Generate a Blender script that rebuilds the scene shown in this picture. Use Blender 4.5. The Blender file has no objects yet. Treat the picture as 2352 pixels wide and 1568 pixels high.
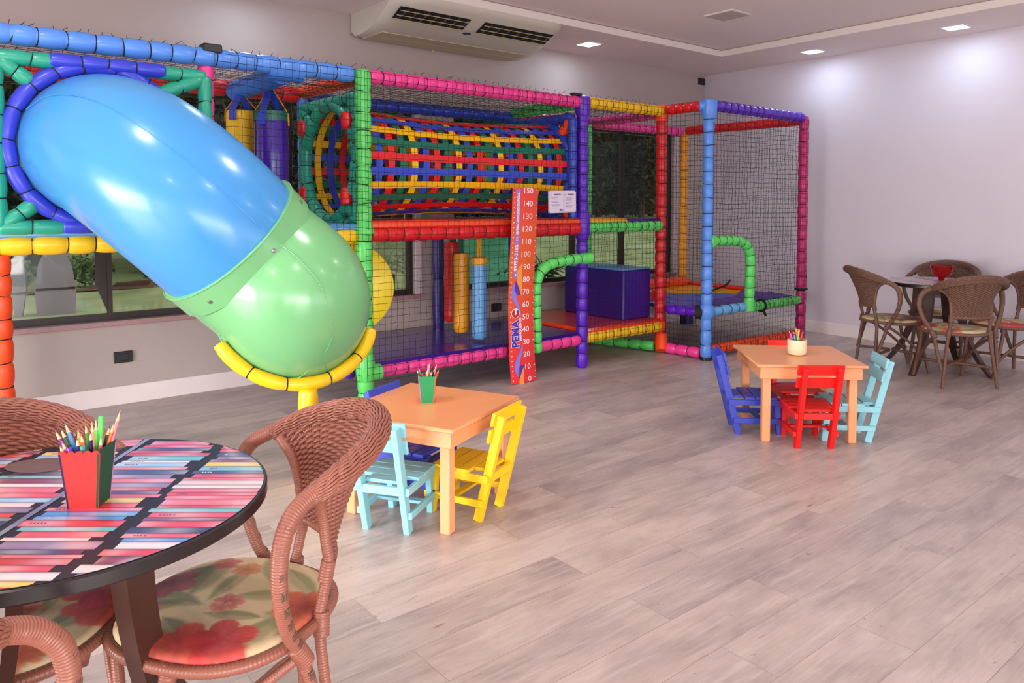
import bpy, math, random
import numpy as np
from mathutils import Vector, Matrix
random.seed(7); rng = np.random.default_rng(7)
PI = math.pi
scn = bpy.context.scene
COL = scn.collection

# ------------------------------------------------------------------ materials
def lin(c):
    if isinstance(c, str):
        c = c.lstrip('#'); c = tuple(int(c[i:i+2], 16) for i in (0, 2, 4))
    o = []
    for v in c[:3]:
        v = v/255.0
        o.append(v/12.92 if v <= .04045 else ((v+.055)/1.055)**2.4)
    return (*o, 1.0)
class NT:
    def __init__(s, name):
        s.m = bpy.data.materials.new(name); s.m.use_nodes = True
        s.t = s.m.node_tree; s.t.nodes.clear()
        s.out = s.n('ShaderNodeOutputMaterial')
    def n(s, typ, **k):
        nd = s.t.nodes.new(typ)
        for a, v in k.items():
            if a.startswith('i_'):
                key = a[2:].replace('_', ' ')
                nd.inputs[int(key) if key.isdigit() else key].default_value = v
            else: setattr(nd, a, v)
        return nd
    def l(s, a, b): s.t.links.new(a, b)
MATS = {}
def mat(name, col, rough=.5, var=.06, scale=8.0, bump=0.0, bscale=60.0, metal=0.0, coat=0.0, spec=.5, trans=0.0, sss=0.0, emit=None, estr=0.0, stretch=None):
    if name in MATS: return MATS[name]
    t = NT(name); c = lin(col)
    b = t.n('ShaderNodeBsdfPrincipled'); t.l(b.outputs[0], t.out.inputs[0])
    b.inputs['Roughness'].default_value = rough; b.inputs['Metallic'].default_value = metal
    b.inputs['Coat Weight'].default_value = coat; b.inputs['Coat Roughness'].default_value = .08
    b.inputs['Specular IOR Level'].default_value = spec
    b.inputs['Transmission Weight'].default_value = trans
    tc = t.n('ShaderNodeTexCoord'); mp = t.n('ShaderNodeMapping')
    if stretch: mp.inputs['Scale'].default_value = stretch
    t.l(tc.outputs['Object'], mp.inputs[0])
    nz = t.n('ShaderNodeTexNoise', i_Scale=scale, i_Detail=4.0); t.l(mp.outputs[0], nz.inputs['Vector'])
    mx = t.n('ShaderNodeMix', data_type='RGBA')
    mx.inputs['A'].default_value = tuple(v*(1-var*1.6) for v in c[:3])+(1,)
    mx.inputs['B'].default_value = tuple(min(1, v*(1+var*1.6)) for v in c[:3])+(1,)
    t.l(nz.outputs['Fac'], mx.inputs['Factor']); t.l(mx.outputs['Result'], b.inputs['Base Color'])
    if bump:
        n2 = t.n('ShaderNodeTexNoise', i_Scale=bscale, i_Detail=3.0); t.l(mp.outputs[0], n2.inputs['Vector'])
        bp = t.n('ShaderNodeBump', i_Strength=bump, i_Distance=.004); t.l(n2.outputs['Fac'], bp.inputs['Height']); t.l(bp.outputs[0], b.inputs['Normal'])
    if emit is not None:
        b.inputs['Emission Color'].default_value = lin(emit); b.inputs['Emission Strength'].default_value = estr
    MATS[name] = t.m
    return t.m
def vcmat(name, rough=.45, coat=0.0, bump=0.0):
    t = NT(name); b = t.n('ShaderNodeBsdfPrincipled', i_Roughness=rough); t.l(b.outputs[0], t.out.inputs[0])
    b.inputs['Coat Weight'].default_value = coat; b.inputs['Coat Roughness'].default_value = .15
    a = t.n('ShaderNodeVertexColor', layer_name='Col')
    nz = t.n('ShaderNodeTexNoise', i_Scale=25.0, i_Detail=5.0)
    tc = t.n('ShaderNodeTexCoord'); t.l(tc.outputs['Object'], nz.inputs['Vector'])
    mr = t.n('ShaderNodeMapRange', i_3=.86, i_4=1.12); t.l(nz.outputs['Fac'], mr.inputs[0])
    vm = t.n('ShaderNodeVectorMath', operation='SCALE'); t.l(a.outputs['Color'], vm.inputs[0]); t.l(mr.outputs[0], vm.inputs['Scale'])
    t.l(vm.outputs[0], b.inputs['Base Color'])
    if bump:
        n2 = t.n('ShaderNodeTexNoise', i_Scale=220.0, i_Detail=2.0); t.l(tc.outputs['Object'], n2.inputs['Vector'])
        bp = t.n('ShaderNodeBump', i_Strength=bump, i_Distance=.002); t.l(n2.outputs['Fac'], bp.inputs['Height']); t.l(bp.outputs[0], b.inputs['Normal'])
    MATS[name] = t.m; return t.m

FOAM = {}
def foam(col, name):
    if name not in FOAM:
        FOAM[name] = mat('foam_'+name, col, rough=.38, var=.05, scale=14, bump=.12, bscale=40, coat=.1)
    return FOAM[name]
SKY = foam((84, 140, 226), 'sky_blue'); ROYAL = foam((52, 62, 196), 'royal_blue'); TEAL = foam((34, 158, 128), 'teal')
PINK = foam((240, 62, 146), 'pink'); GREEN = foam((92, 212, 98), 'green'); YELLOW = foam((250, 196, 14), 'yellow')
RED = foam((216, 20, 26), 'red'); ORANGE = foam((246, 72, 16), 'orange'); PURPLE = foam((88, 22, 186), 'purple')
MAGENTA = foam((206, 30, 112), 'magenta'); LBLUE = foam((104, 170, 226), 'light_blue'); NAVY = foam((40, 16, 110), 'navy'); AMBER = foam((250, 160, 10), 'amber')
BLUEV = mat('vinyl_blue', (40, 64, 176), rough=.3, var=.05)
CORD = mat('black_cord', (16, 15, 18), rough=.7, var=.2)
BLACK = mat('black_plastic', (22, 20, 22), rough=.4, var=.1)
PURV = mat('vinyl_purple', (66, 24, 138), rough=.22, var=.08, scale=5, coat=.3)
PURB = mat('vinyl_deep_purple', (56, 18, 128), rough=.35, var=.08, scale=5)
ORV = mat('vinyl_orange', (240, 70, 30), rough=.22, var=.06, scale=5, coat=.3)
LBV = mat('vinyl_light_blue', (98, 158, 214), rough=.3, var=.05, scale=5)
REDV = mat('vinyl_red', (224, 38, 26), rough=.35, var=.05); AMBV = mat('vinyl_amber', (236, 160, 20), rough=.35, var=.06); YELV = mat('vinyl_yellow', (240, 186, 24), rough=.3, var=.05)
GREENV = mat('vinyl_green', (20, 92, 74), rough=.35, var=.05)
WHITE = mat('white_paint', (226, 222, 220), rough=.5, var=.03)

# ------------------------------------------------------------------ mesh builder
class MB:
    def __init__(s): s.v = []; s.f = []; s.mi = []; s.vc = []; s.n = 0
    def add(s, V, F, m=0, c=None):
        V = np.asarray(V, float).reshape(-1, 3)
        s.v.append(V); k = s.n
        s.f += [tuple(i+k for i in f) for f in F]; s.mi += [m]*len(F); s.n += len(V)
        if c is not None:
            c = np.asarray(c, float)
            s.vc.append(np.tile(c, (len(V), 1)) if c.ndim == 1 else c)
    def box(s, c, d, R=None, m=0, bev=0.0, col=None):
        x, y, z = (a/2 for a in d)
        if bev <= 0:
            V = np.array([(i*x, j*y, k*z) for i in (-1, 1) for j in (-1, 1) for k in (-1, 1)], float)
            F = [(0, 1, 3, 2), (4, 6, 7, 5), (0, 4, 5, 1), (2, 3, 7, 6), (0, 2, 6, 4), (1, 5, 7, 3)]
        else:
            b = min(bev, x*.9, y*.9, z*.9); V = []; idx = {}
            for i in (-1, 1):
                for j in (-1, 1):
                    for k in (-1, 1):
                        for a in range(3):
                            p = [i*(x-b), j*(y-b), k*(z-b)]; p[a] = (i*x, j*y, k*z)[a]
                            idx[(i, j, k, a)] = len(V); V.append(p)
            F = []
            for a in range(3):
                o = [q for q in range(3) if q != a]
                for sg in (-1, 1):
                    q = []
                    for (u, w) in ((-1, -1), (1, -1), (1, 1), (-1, 1)):
                        t = [0, 0, 0]; t[a] = sg; t[o[0]] = u; t[o[1]] = w; q.append(idx[(*t, a)])
                    F.append(tuple(q))
            for a in range(3):      # edges along axis a
                o = [q for q in range(3) if q != a]
                for u in (-1, 1):
                    for w in (-1, 1):
                        q = []
                        for sg in (-1, 1):
                            t = [0, 0, 0]; t[a] = sg; t[o[0]] = u; t[o[1]] = w
                            q.append((idx[(*t, o[0])], idx[(*t, o[1])]))
                        F.append((q[0][0], q[0][1], q[1][1], q[1][0]))
            for i in (-1, 1):
                for j in (-1, 1):
                    for k in (-1, 1): F.append(tuple(idx[(i, j, k, a)] for a in range(3)))
            V = np.array(V)
        if R is not None: V = V @ np.asarray(R).T
        s.add(V+np.asarray(c), F, m, col)
    def bar(s, a, b, w, h, up=(0, 0, 1), m=0, bev=0.0):
        a = np.asarray(a, float); b = np.asarray(b, float); d = b-a; L = np.linalg.norm(d); d /= L
        u = np.asarray(up, float); x = np.cross(d, u); x /= np.linalg.norm(x); z = np.cross(x, d)
        s.box((a+b)/2, (w, L, h), np.array([x, d, z]).T, m, bev)
    def tube(s, P, r, n=8, m=0, cap=True, closed=False, col=None, flat=None):
        P = np.asarray(P, float); k = len(P); r = np.broadcast_to(np.asarray(r, float), (k,))
        T = np.roll(P, -1, 0)-np.roll(P, 1, 0)
        if not closed: T[0] = P[1]-P[0]; T[-1] = P[-1]-P[-2]
        T /= np.linalg.norm(T, axis=1)[:, None]+1e-12
        u = np.cross(T[0], (0, 0, 1.)); 
        if np.linalg.norm(u) < .1: u = np.cross(T[0], (1., 0, 0))
        u /= np.linalg.norm(u); U = np.zeros((k, 3))
        for i in range(k):
            u = u-T[i]*(u@T[i]); u /= np.linalg.norm(u)+1e-12; U[i] = u
        W = np.cross(T, U); a = np.arange(n)*2*PI/n
        if closed and k > 2:     # untwist
            u2 = U[-1]-T[0]*(U[-1]@T[0]); u2 /= np.linalg.norm(u2)
            ang = math.atan2(u2@W[0], u2@U[0]); th = -ang*np.arange(k)/k
            U, W = U*np.cos(th)[:, None]+W*np.sin(th)[:, None], W*np.cos(th)[:, None]-U*np.sin(th)[:, None]
        V = P[:, None]+r[:, None, None]*(np.cos(a)[None, :, None]*U[:, None]+np.sin(a)[None, :, None]*W[:, None])
        F = []; kk = k if closed else k-1
        for i in range(kk):
            i2 = (i+1) % k
            for j in range(n):
                j2 = (j+1) % n; F.append((i*n+j, i*n+j2, i2*n+j2, i2*n+j))
        if cap and not closed:
            F.append(tuple(range(n-1, -1, -1))); F.append(tuple((k-1)*n+j for j in range(n)))
        s.add(V.reshape(-1, 3), F, m, col)
    def lathe(s, prof, n=24, c=(0, 0, 0), m=0, cap=False):
        k = len(prof); a = np.arange(n)*2*PI/n
        V = np.array([[(r*math.cos(t), r*math.sin(t), z) for t in a] for r, z in prof]).reshape(-1, 3)+np.asarray(c)
        F = [(i*n+j, i*n+(j+1) % n, (i+1)*n+(j+1) % n, (i+1)*n+j) for i in range(k-1) for j in range(n)]
        if cap: F.append(tuple(range(n-1, -1, -1))); F.append(tuple((k-1)*n+j for j in range(n)))
        s.add(V, F, m)
    def grid(s, G, m=0, wrap=False, col=None):
        G = np.asarray(G, float); a, b = G.shape[:2]
        F = [(i*b+j, i*b+(j+1) % b, (i+1)*b+(j+1) % b, (i+1)*b+j) for i in range(a-1) for j in range(b if wrap else b-1)]
        s.add(G.reshape(-1, 3), F, m, col if col is None else np.asarray(col).reshape(-1, 4))
    def prism(s, pts, d, m=0):
        pts = np.asarray(pts, float); n = len(pts); d = np.asarray(d, float)
        F = [tuple(range(n-1, -1, -1)), tuple(n+i for i in range(n))]+[(i, (i+1) % n, n+(i+1) % n, n+i) for i in range(n)]
        s.add(np.vstack([pts, pts+d]), F, m)
    def build_split(s, name, mats, parent=None, **k):
        fo = 0; base = 0; V0 = s.v; F0 = s.f; out = []
        for V in V0:
            n = len(V); b = MB(); F = [tuple(i-base for i in f) for f in F0 if base <= f[0] < base+n]
            if F: b.add(V, F); out.append(b.build(name, mats, parent, **k))
            base += n
        return out
    def build(s, name, mats, parent=None, smooth=True, off=(0, 0, 0), label=None, angle=40):
        me = bpy.data.meshes.new(name)
        V = np.vstack(s.v)-np.asarray(off, float)
        me.from_pydata(V.tolist(), [], s.f)
        if not isinstance(mats, (list, tuple)): mats = [mats]
        for m in mats: me.materials.append(m)
        me.polygons.foreach_set('material_index', s.mi)
        if s.vc:
            ca = me.color_attributes.new('Col', 'FLOAT_COLOR', 'POINT')
            ca.data.foreach_set('color', np.vstack(s.vc).ravel())
        me.update()
        if smooth:
            me.polygons.foreach_set('use_smooth', [True]*len(me.polygons))
            try: me.set_sharp_from_angle(angle=math.radians(angle))
            except Exception: pass
        o = bpy.data.objects.new(name, me); COL.objects.link(o)
        if parent is not None: o.parent = parent
        if label: o['label'] = label
        return o

def tag(o, label=None, cat=None, group=None, kind=None):
    if label: o['label'] = label
    if cat: o['category'] = cat
    if group: o['group'] = group
    if kind: o['kind'] = kind
    return o
def thing(name, label, cat, loc=(0, 0, 0), rotz=0.0, group=None):
    o = bpy.data.objects.new(name, None); COL.objects.link(o); o.empty_display_size = .1
    o.location = loc; o.rotation_euler = (0, 0, rotz)
    return tag(o, label, cat, group)
def dup(root, loc, rotz, label, group=None, swap=None):
    r = root.copy(); COL.objects.link(r); r.location = loc; r.rotation_euler = (0, 0, rotz); r['label'] = label
    if group: r['group'] = group
    def kids(a, b):
        for ch in [c for c in a.children]:
            c = ch.copy(); COL.objects.link(c); c.parent = b
            if swap:
                c.data = c.data.copy()
                for i, m in enumerate(c.data.materials):
                    if m.name in swap: c.data.materials[i] = swap[m.name]
            kids(ch, c)
    kids(root, r)
    return r
def struct(o, label=None): return tag(o, label, None, None, 'structure')
def catmull(P, k=8):
    P = np.asarray(P, float); Q = np.vstack([2*P[0]-P[1], P, 2*P[-1]-P[-2]]); out = []
    for i in range(1, len(Q)-2):
        for t in np.linspace(0, 1, k, endpoint=False):
            a, b, c, d = Q[i-1:i+3]
            out.append(.5*(2*b+(c-a)*t+(2*a-5*b+4*c-d)*t*t+(3*b-a-3*c+d)*t**3))
    out.append(P[-1]); return np.array(out)
def resample(P, n):
    P = np.asarray(P, float); d = np.r_[0, np.cumsum(np.linalg.norm(np.diff(P, axis=0), axis=1))]
    t = np.linspace(0, d[-1], n); return np.stack([np.interp(t, d, P[:, i]) for i in range(3)], 1)
def plen(P): return np.linalg.norm(np.diff(np.asarray(P, float), axis=0), axis=1).sum()

# foam sleeve with lashing cords
def foam_part(name, P, r, seg, m, parent, off, label=None, ties=True, n=14, closed=False):
    P = np.asarray(P, float)
    if len(P) == 2: P = np.linspace(P[0], P[1], 3)
    L = plen(P); k = max(1, int(round(L/seg)))
    w = 1+.28*(rng.random(k)-.5); w = np.r_[0, np.cumsum(w)]/w.sum()
    ts = []; rs = []
    for i in range(k):
        for q in (0.0, .06, .18, .36, .64, .82, .94):
            ts.append(w[i]+(w[i+1]-w[i])*q); e = min(q, 1-q)
            rs.append(r*(.83+.17*math.sin(min(1, e/.4)*PI/2)**.7))
    ts.append(1.0); rs.append(r*.83)
    d = np.r_[0, np.cumsum(np.linalg.norm(np.diff(P, axis=0), axis=1))]/L
    Q = np.stack([np.interp(ts, d, P[:, i]) for i in range(3)], 1)
    b = MB(); b.tube(Q, rs, n, closed=False)
    if ties and k > 1:
        for i in range(1, k):
            p = np.array([np.interp(w[i], d, P[:, j]) for j in range(3)]); p2 = np.array([np.interp(min(1, w[i]+.01), d, P[:, j]) for j in range(3)])
            t = (p2-p)/np.linalg.norm(p2-p); tilt = rng.normal(0, .10, 3); t = t+tilt; t /= np.linalg.norm(t)
            u = np.cross(t, (0, 0, 1.)); 
            if np.linalg.norm(u) < .2: u = np.cross(t, (1., 0, 0))
            u /= np.linalg.norm(u); v = np.cross(t, u); a = np.arange(12)*2*PI/12
            b.tube(p+r*.86*(np.cos(a)[:, None]*u+np.sin(a)[:, None]*v), .0036, 4, closed=True, m=1)
    return b.build(name, [m, CORD], parent, off=off, label=label, angle=80)

def net_part(name, o, U, V, parent, off, s=.047, keep=None, rad=.0015, jit=.0022, bow=0.0, nrm=None):
    o = np.asarray(o, float); U = np.asarray(U, float); V = np.asarray(V, float)
    nu = max(1, int(round(np.linalg.norm(U)/s))); nv = max(1, int(round(np.linalg.norm(V)/s)))
    N = np.cross(U, V); N /= np.linalg.norm(N)
    G = np.zeros((nu+1, nv+1, 3)); low = rng.normal(0, 1, (6, 6, 3))
    for i in range(nu+1):
        for j in range(nv+1):
            a, c = i/nu, j/nv
            fi, fj = a*4.999, c*4.999; i0, j0 = int(fi), int(fj); fx, fy = fi-i0, fj-j0
            lo = (low[i0, j0]*(1-fx)*(1-fy)+low[min(5, i0+1), j0]*fx*(1-fy)+low[i0, min(5, j0+1)]*(1-fx)*fy+low[min(5, i0+1), min(5, j0+1)]*fx*fy)
            edge = min(1, 6*min(a, 1-a, c, 1-c)+.25)
            G[i, j] = o+U*a+V*c+(lo*.007+rng.normal(0, jit, 3))*edge+N*bow*4*a*(1-a)*4*c*(1-c)/4
    b = MB()
    def run(L):
        cur = []
        for p, ok in L:
            if ok: cur.append(p)
            else:
                if len(cur) > 1: b.tube(cur, rad, 3, cap=False)
                cur = []
        if len(cur) > 1: b.tube(cur, rad, 3, cap=False)
    kp = (lambda a, c: True) if keep is None else keep
    for i in range(nu+1): run([(G[i, j], kp(i/nu, j/nv)) for j in range(nv+1)])
    for j in range(nv+1): run([(G[i, j], kp(i/nu, j/nv)) for i in range(nu+1)])
    return b.build(name, CORD, parent, off=off)
def text_mesh(body, size, bold=0.0, align='CENTER', sx=1.0):
    cu = bpy.data.curves.new('t', 'FONT'); cu.body = body; cu.size = size; cu.align_x = align; cu.align_y = 'CENTER'; cu.offset = bold; cu.resolution_u = 3
    ob = bpy.data.objects.new('t', cu); COL.objects.link(ob)
    dg = bpy.context.evaluated_depsgraph_get(); me = bpy.data.meshes.new_from_object(ob.evaluated_get(dg))
    V = np.array([v.co[:] for v in me.vertices]).reshape(-1, 3); F = [tuple(p.vertices) for p in me.polygons]
    bpy.data.objects.remove(ob); bpy.data.curves.remove(cu); bpy.data.meshes.remove(me)
    V[:, 0] *= sx
    return V, F

# ------------------------------------------------------------------ camera
FPX, YAW, PITCH, CY, H = 1743.0, 0.889737, 0.0499282, 557.1, 1.40
cam = bpy.data.cameras.new('camera'); co = bpy.data.objects.new('camera', cam); COL.objects.link(co)
cam.sensor_width = 36.0; cam.lens = FPX*36/2352; cam.shift_y = (CY-784)/2352; cam.clip_start = .05
co.location = (0, 0, H); co.rotation_euler = (PI/2-PITCH, 0, YAW-PI/2)
scn.camera = co

# ------------------------------------------------------------------ setting
YB, XR, ZC, ZC2 = 5.83, 7.79, 2.98, 3.05
XL, YF = -3.4, -3.6
wallm = mat('wall_taupe', (182, 166, 160), rough=.75, var=.025, scale=2.5, bump=.06, bscale=120)
wallr = mat('wall_lilac_white', (216, 205, 214), rough=.72, var=.02, scale=2.0, bump=.05, bscale=120)
ceilm = mat('ceiling_white', (232, 218, 214), rough=.8, var=.02, scale=2)
basem = mat('baseboard_white', (236, 222, 220), rough=.4, var=.03, scale=6)
stone = mat('sill_stone', (170, 130, 130), rough=.35, var=.15, scale=30)
frame_dark = mat('window_frame_dark', (40, 26, 24), rough=.4, var=.1)
trimw = mat('window_trim_white', (222, 200, 206), rough=.5, var=.03)

def floor_mat():
    t = NT('floor_planks'); b = t.n('ShaderNodeBsdfPrincipled', i_Roughness=.34); t.l(b.outputs[0], t.out.inputs[0])
    tc = t.n('ShaderNodeTexCoord'); 
    br = t.n('ShaderNodeTexBrick', offset=.37, offset_frequency=2, i_Scale=1.0)
    br.inputs['Color1'].default_value = (0, 0, 0, 1); br.inputs['Color2'].default_value = (1, 1, 1, 1); br.inputs['Mortar'].default_value = (.5, .5, .5, 1)
    br.inputs['Mortar Size'].default_value = .0011; br.inputs['Mortar Smooth'].default_value = .1
    br.inputs['Brick Width'].default_value = 1.22; br.inputs['Row Height'].default_value = .20; br.inputs['Bias'].default_value = 0
    t.l(tc.outputs['Object'], br.inputs['Vector'])
    # each plank gets its own slice of the grain
    vm = t.n('ShaderNodeVectorMath', operation='MULTIPLY_ADD'); vm.inputs[1].default_value = (1, 1, 0)
    cb = t.n('ShaderNodeCombineXYZ'); mu = t.n('ShaderNodeMath', operation='MULTIPLY', i_1=37.0)
    t.l(br.outputs['Color'], mu.inputs[0]); t.l(mu.outputs[0], cb.inputs['Z']); t.l(mu.outputs[0], cb.inputs['X'])
    t.l(tc.outputs['Object'], vm.inputs[0]); t.l(cb.outputs[0], vm.inputs[2])
    def noise(sc, det, stx, dist=0.0):
        mp = t.n('ShaderNodeMapping'); mp.inputs['Scale'].default_value = stx; t.l(vm.outputs[0], mp.inputs[0])
        nz = t.n('ShaderNodeTexNoise', i_Scale=sc, i_Detail=det, i_Roughness=.6, i_Distortion=dist); t.l(mp.outputs[0], nz.inputs['Vector']); return nz.outputs['Fac']
    def ramp(f, st):
        r = t.n('ShaderNodeValToRGB'); e = r.color_ramp.elements
        e[0].position, e[0].color = st[0][0], lin(st[0][1]); e[1].position, e[1].color = st[-1][0], lin(st[-1][1])
        for p, c in st[1:-1]:
            q = e.new(p); q.color = lin(c)
        t.l(f, r.inputs[0]); return r.outputs[0]
    def mix(f, a, c, typ='MIX'):
        m = t.n('ShaderNodeMix', data_type='RGBA', blend_type=typ)
        if isinstance(f, float): m.inputs['Factor'].default_value = f
        else: t.l(f, m.inputs['Factor'])
        for k, q in (('A', a), ('B', c)):
            if isinstance(q, tuple): m.inputs[k].default_value = q
            else: t.l(q, m.inputs[k])
        return m.outputs['Result']
    base = ramp(noise(2.2, 5, (1, 3.2, 1), .4), [(.30, (176, 162, 160)), (.45, (194, 180, 176)), (.6, (210, 196, 191)), (.75, (196, 180, 178))])
    tone = ramp(br.outputs['Color'], [(0, (200, 190, 192)), (.5, (236, 228, 222)), (1, (252, 244, 238))])
    c = mix(.60, base, tone, 'MULTIPLY')
    grain = noise(9, 6, (.7, 14, 1), .6)
    g = ramp(grain, [(.25, (176, 160, 156)), (.5, (236, 232, 228)), (.8, (255, 255, 255))]); c = mix(.30, c, g, 'MULTIPLY')
    k = ramp(noise(5.5, 4, (1, 6, 1), 1.6), [(.66, (255, 255, 255)), (.72, (196, 170, 156)), (.78, (120, 96, 86))]); c = mix(.75, c, k, 'MULTIPLY')
    w = ramp(noise(5, 6, (.5, 7, 1), .8), [(.52, (0, 0, 0)), (.72, (255, 255, 255))]); wm = t.n('ShaderNodeMath', operation='MULTIPLY', i_1=.55); t.l(w, wm.inputs[0]); c = mix(wm.outputs[0], c, lin((210, 197, 191)))
    sm = t.n('ShaderNodeMath', operation='MULTIPLY', i_1=.55); t.l(br.outputs['Fac'], sm.inputs[0])
    c = mix(sm.outputs[0], c, lin((110, 92, 88)))
    t.l(c, b.inputs['Base Color'])
    rr = t.n('ShaderNodeMapRange', i_3=.30, i_4=.46); t.l(grain, rr.inputs[0]); t.l(rr.outputs[0], b.inputs['Roughness'])
    bp = t.n('ShaderNodeBump', i_Strength=.12, i_Distance=.002); t.l(grain, bp.inputs['Height']); t.l(bp.outputs[0], b.inputs['Normal'])
    return t.m
b = MB(); b.box(((XL+XR)/2, (YF+YB)/2, -.05), (XR-XL+.3, YB-YF+.3, .1)); fl = struct(b.build('floor', floor_mat(), smooth=False))

# back wall with two window openings
ZS, ZH = .595, 2.24
WA = (XL+.4, 3.60); WB = (4.03, 7.20)
b = MB(); yc, th = YB+.09, .18
def wb(x0, x1, z0, z1): b.box(((x0+x1)/2, yc, (z0+z1)/2), (x1-x0, th, z1-z0))
wb(XL-.15, XR+.15, -.1, ZS); wb(XL-.15, XR+.15, ZH, 3.15); wb(XL-.15, WA[0], ZS, ZH); wb(WA[1], WB[0], ZS, ZH); wb(WB[1], XR+.15, ZS, ZH)
struct(b.build('wall_back', wallm, smooth=False))
b = MB(); b.box((XR+.075, (YF+YB)/2, 1.52), (.15, YB-YF+.3, 3.25)); struct(b.build('wall_right', wallr, smooth=False))
# walls behind the camera, with wide glazed openings that let the daylight in
b = MB()
b.box(((XL+XR)/2, YF-.075, 2.78), (XR-XL+.3, .15, .74)); b.box((XL+.3, YF-.075, 1.2), (.6, .15, 2.4)); b.box((XR-.4, YF-.075, 1.2), (.8, .15, 2.4)); b.box((2.2, YF-.075, 1.2), (.5, .15, 2.4))
struct(b.build('wall_front', wallr, smooth=False))
b = MB(); b.box((XL-.075, (YF+YB)/2, 2.78), (.15, YB-YF, .74)); b.box((XL-.075, YB-.5, 1.2), (.15, 1.0, 2.4)); b.box((XL-.075, 1.2, 1.2), (.15, .5, 2.4)); b.box((XL-.075, YF+.4, 1.2), (.15, .8, 2.4))
struct(b.build('wall_left', wallr, smooth=False))
# ceiling: lower border with a raised centre field
bx, by = 6.93, 4.985
b = MB()
def cb(x0, x1, y0, y1, z): b.box(((x0+x1)/2, (y0+y1)/2, z+.08), (x1-x0, y1-y0, .16))
cb(XL-.15, XR+.15, by, YB+.15, ZC); cb(bx, XR+.15, YF-.15, by, ZC); cb(XL-.15, bx, YF-.15, by, ZC2)
struct(b.build('ceiling', ceilm, smooth=False))
b = MB(); covm = mat('cove_white', (236, 222, 214), rough=.6, var=.02)
b.box(((XL+bx)/2, by-.012, ZC+.03), (bx-XL, .024, .06)); b.box((bx-.012, (YF+by)/2, ZC+.03), (.024, by-YF, .06))
struct(b.build('trim_1', covm, smooth=False))
b = MB(); b.box(((XL+XR)/2, YB-.009, .065), (XR-XL, .018, .13), bev=.004); struct(b.build('baseboard_back', basem, smooth=False))
b = MB(); b.box((XR-.009, (YF+YB)/2, .065), (.018, YB-YF, .13), bev=.004); struct(b.build('baseboard_right', basem, smooth=False))

def glass_mat(name, tint):
    t = NT(name); tr = t.n('ShaderNodeBsdfTransparent', i_Color=tint); gl = t.n('ShaderNodeBsdfGlossy', i_Roughness=.03)
    lw = t.n('ShaderNodeLayerWeight', i_Blend=.5); p5 = t.n('ShaderNodeMath', operation='POWER', i_1=5.0); fr = t.n('ShaderNodeMath', operation='MULTIPLY_ADD', i_1=.9, i_2=.035); t.l(lw.outputs['Facing'], p5.inputs[0]); t.l(p5.outputs[0], fr.inputs[0]); mx = t.n('ShaderNodeMixShader')
    nz = t.n('ShaderNodeTexNoise', i_Scale=1.5); bp = t.n('ShaderNodeBump', i_Strength=.03); t.l(nz.outputs['Fac'], bp.inputs['Height']); t.l(bp.outputs[0], gl.inputs['Normal'])
    t.l(fr.outputs[0], mx.inputs[0]); t.l(tr.outputs[0], mx.inputs[1]); t.l(gl.outputs[0], mx.inputs[2]); t.l(mx.outputs[0], t.out.inputs[0])
    return t.m
GL = glass_mat('window_glass', (.80, .80, .76, 1)); GLT = glass_mat('teal_glass', (.34, .58, .55, 1)); GLD = glass_mat('smoked_glass', (.70, .71, .64, 1))
yg = YB+.06
def window(name, x0, x1, mull, panes, right_trim):
    w = bpy.data.objects.new(name, None); COL.objects.link(w); w.location = ((x0+x1)/2, yg, ZS); struct(w)
    off = w.location[:]
    b = MB(); fw = .045
    b.box(((x0+x1)/2, yg, ZS+fw/2), (x1-x0, .05, fw)); b.box(((x0+x1)/2, yg, ZH-fw/2), (x1-x0, .05, fw))
    for x in [x0+fw/2, x1-fw/2]: b.box((x, yg, (ZS+ZH)/2), (fw, .05, ZH-ZS-2*fw))
    for x in mull: b.box((x, yg, (ZS+ZH)/2), (.06, .046, ZH-ZS-2*fw))
    b.build('window_frame', frame_dark, w, smooth=False, off=off)
    for a, c, m in panes:
        b = MB(); b.box(((a+c)/2, yg+.005, (ZS+ZH)/2), (c-a, .006, ZH-ZS-.05)); b.build('pane', m, w, smooth=False, off=off)
    b = MB(); b.box(((x0+x1)/2, YB-.012, ZS-.018), (x1-x0+.1, .05, .036), bev=.004); b.build('window_sill', stone, w, smooth=False, off=off)
    b = MB(); b.box((x1+.03, YB-.008, (ZS+ZH)/2), (.06, .02, ZH-ZS+.06)); b.build('window_trim', trimw, w, smooth=False, off=off)
    return w
window('window_1', *WA, [-2.1, -1.1, 0.0, 2.45], [(WA[0]+.04, 1.13, GL), (1.13, WA[1]-.04, GLD)], True)
window('window_2', *WB, [5.60, 6.36], [(WB[0]+.04, 5.0, GLT), (5.0, WB[1]-.04, GLD)], True)
b = MB(); b.box((1.135, YB+.03, (ZS+ZH)/2+.02), (.03, .05, ZH-ZS-.04)); b.prism([(1.05, YB+.02, ZS+.25), (1.12, YB+.02, ZS+.06), (1.12, YB+.02, ZH), (1.05, YB+.02, ZH)], (0, .012, 0))
o = b.build('window_sash', frame_dark, smooth=False); struct(o)

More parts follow.
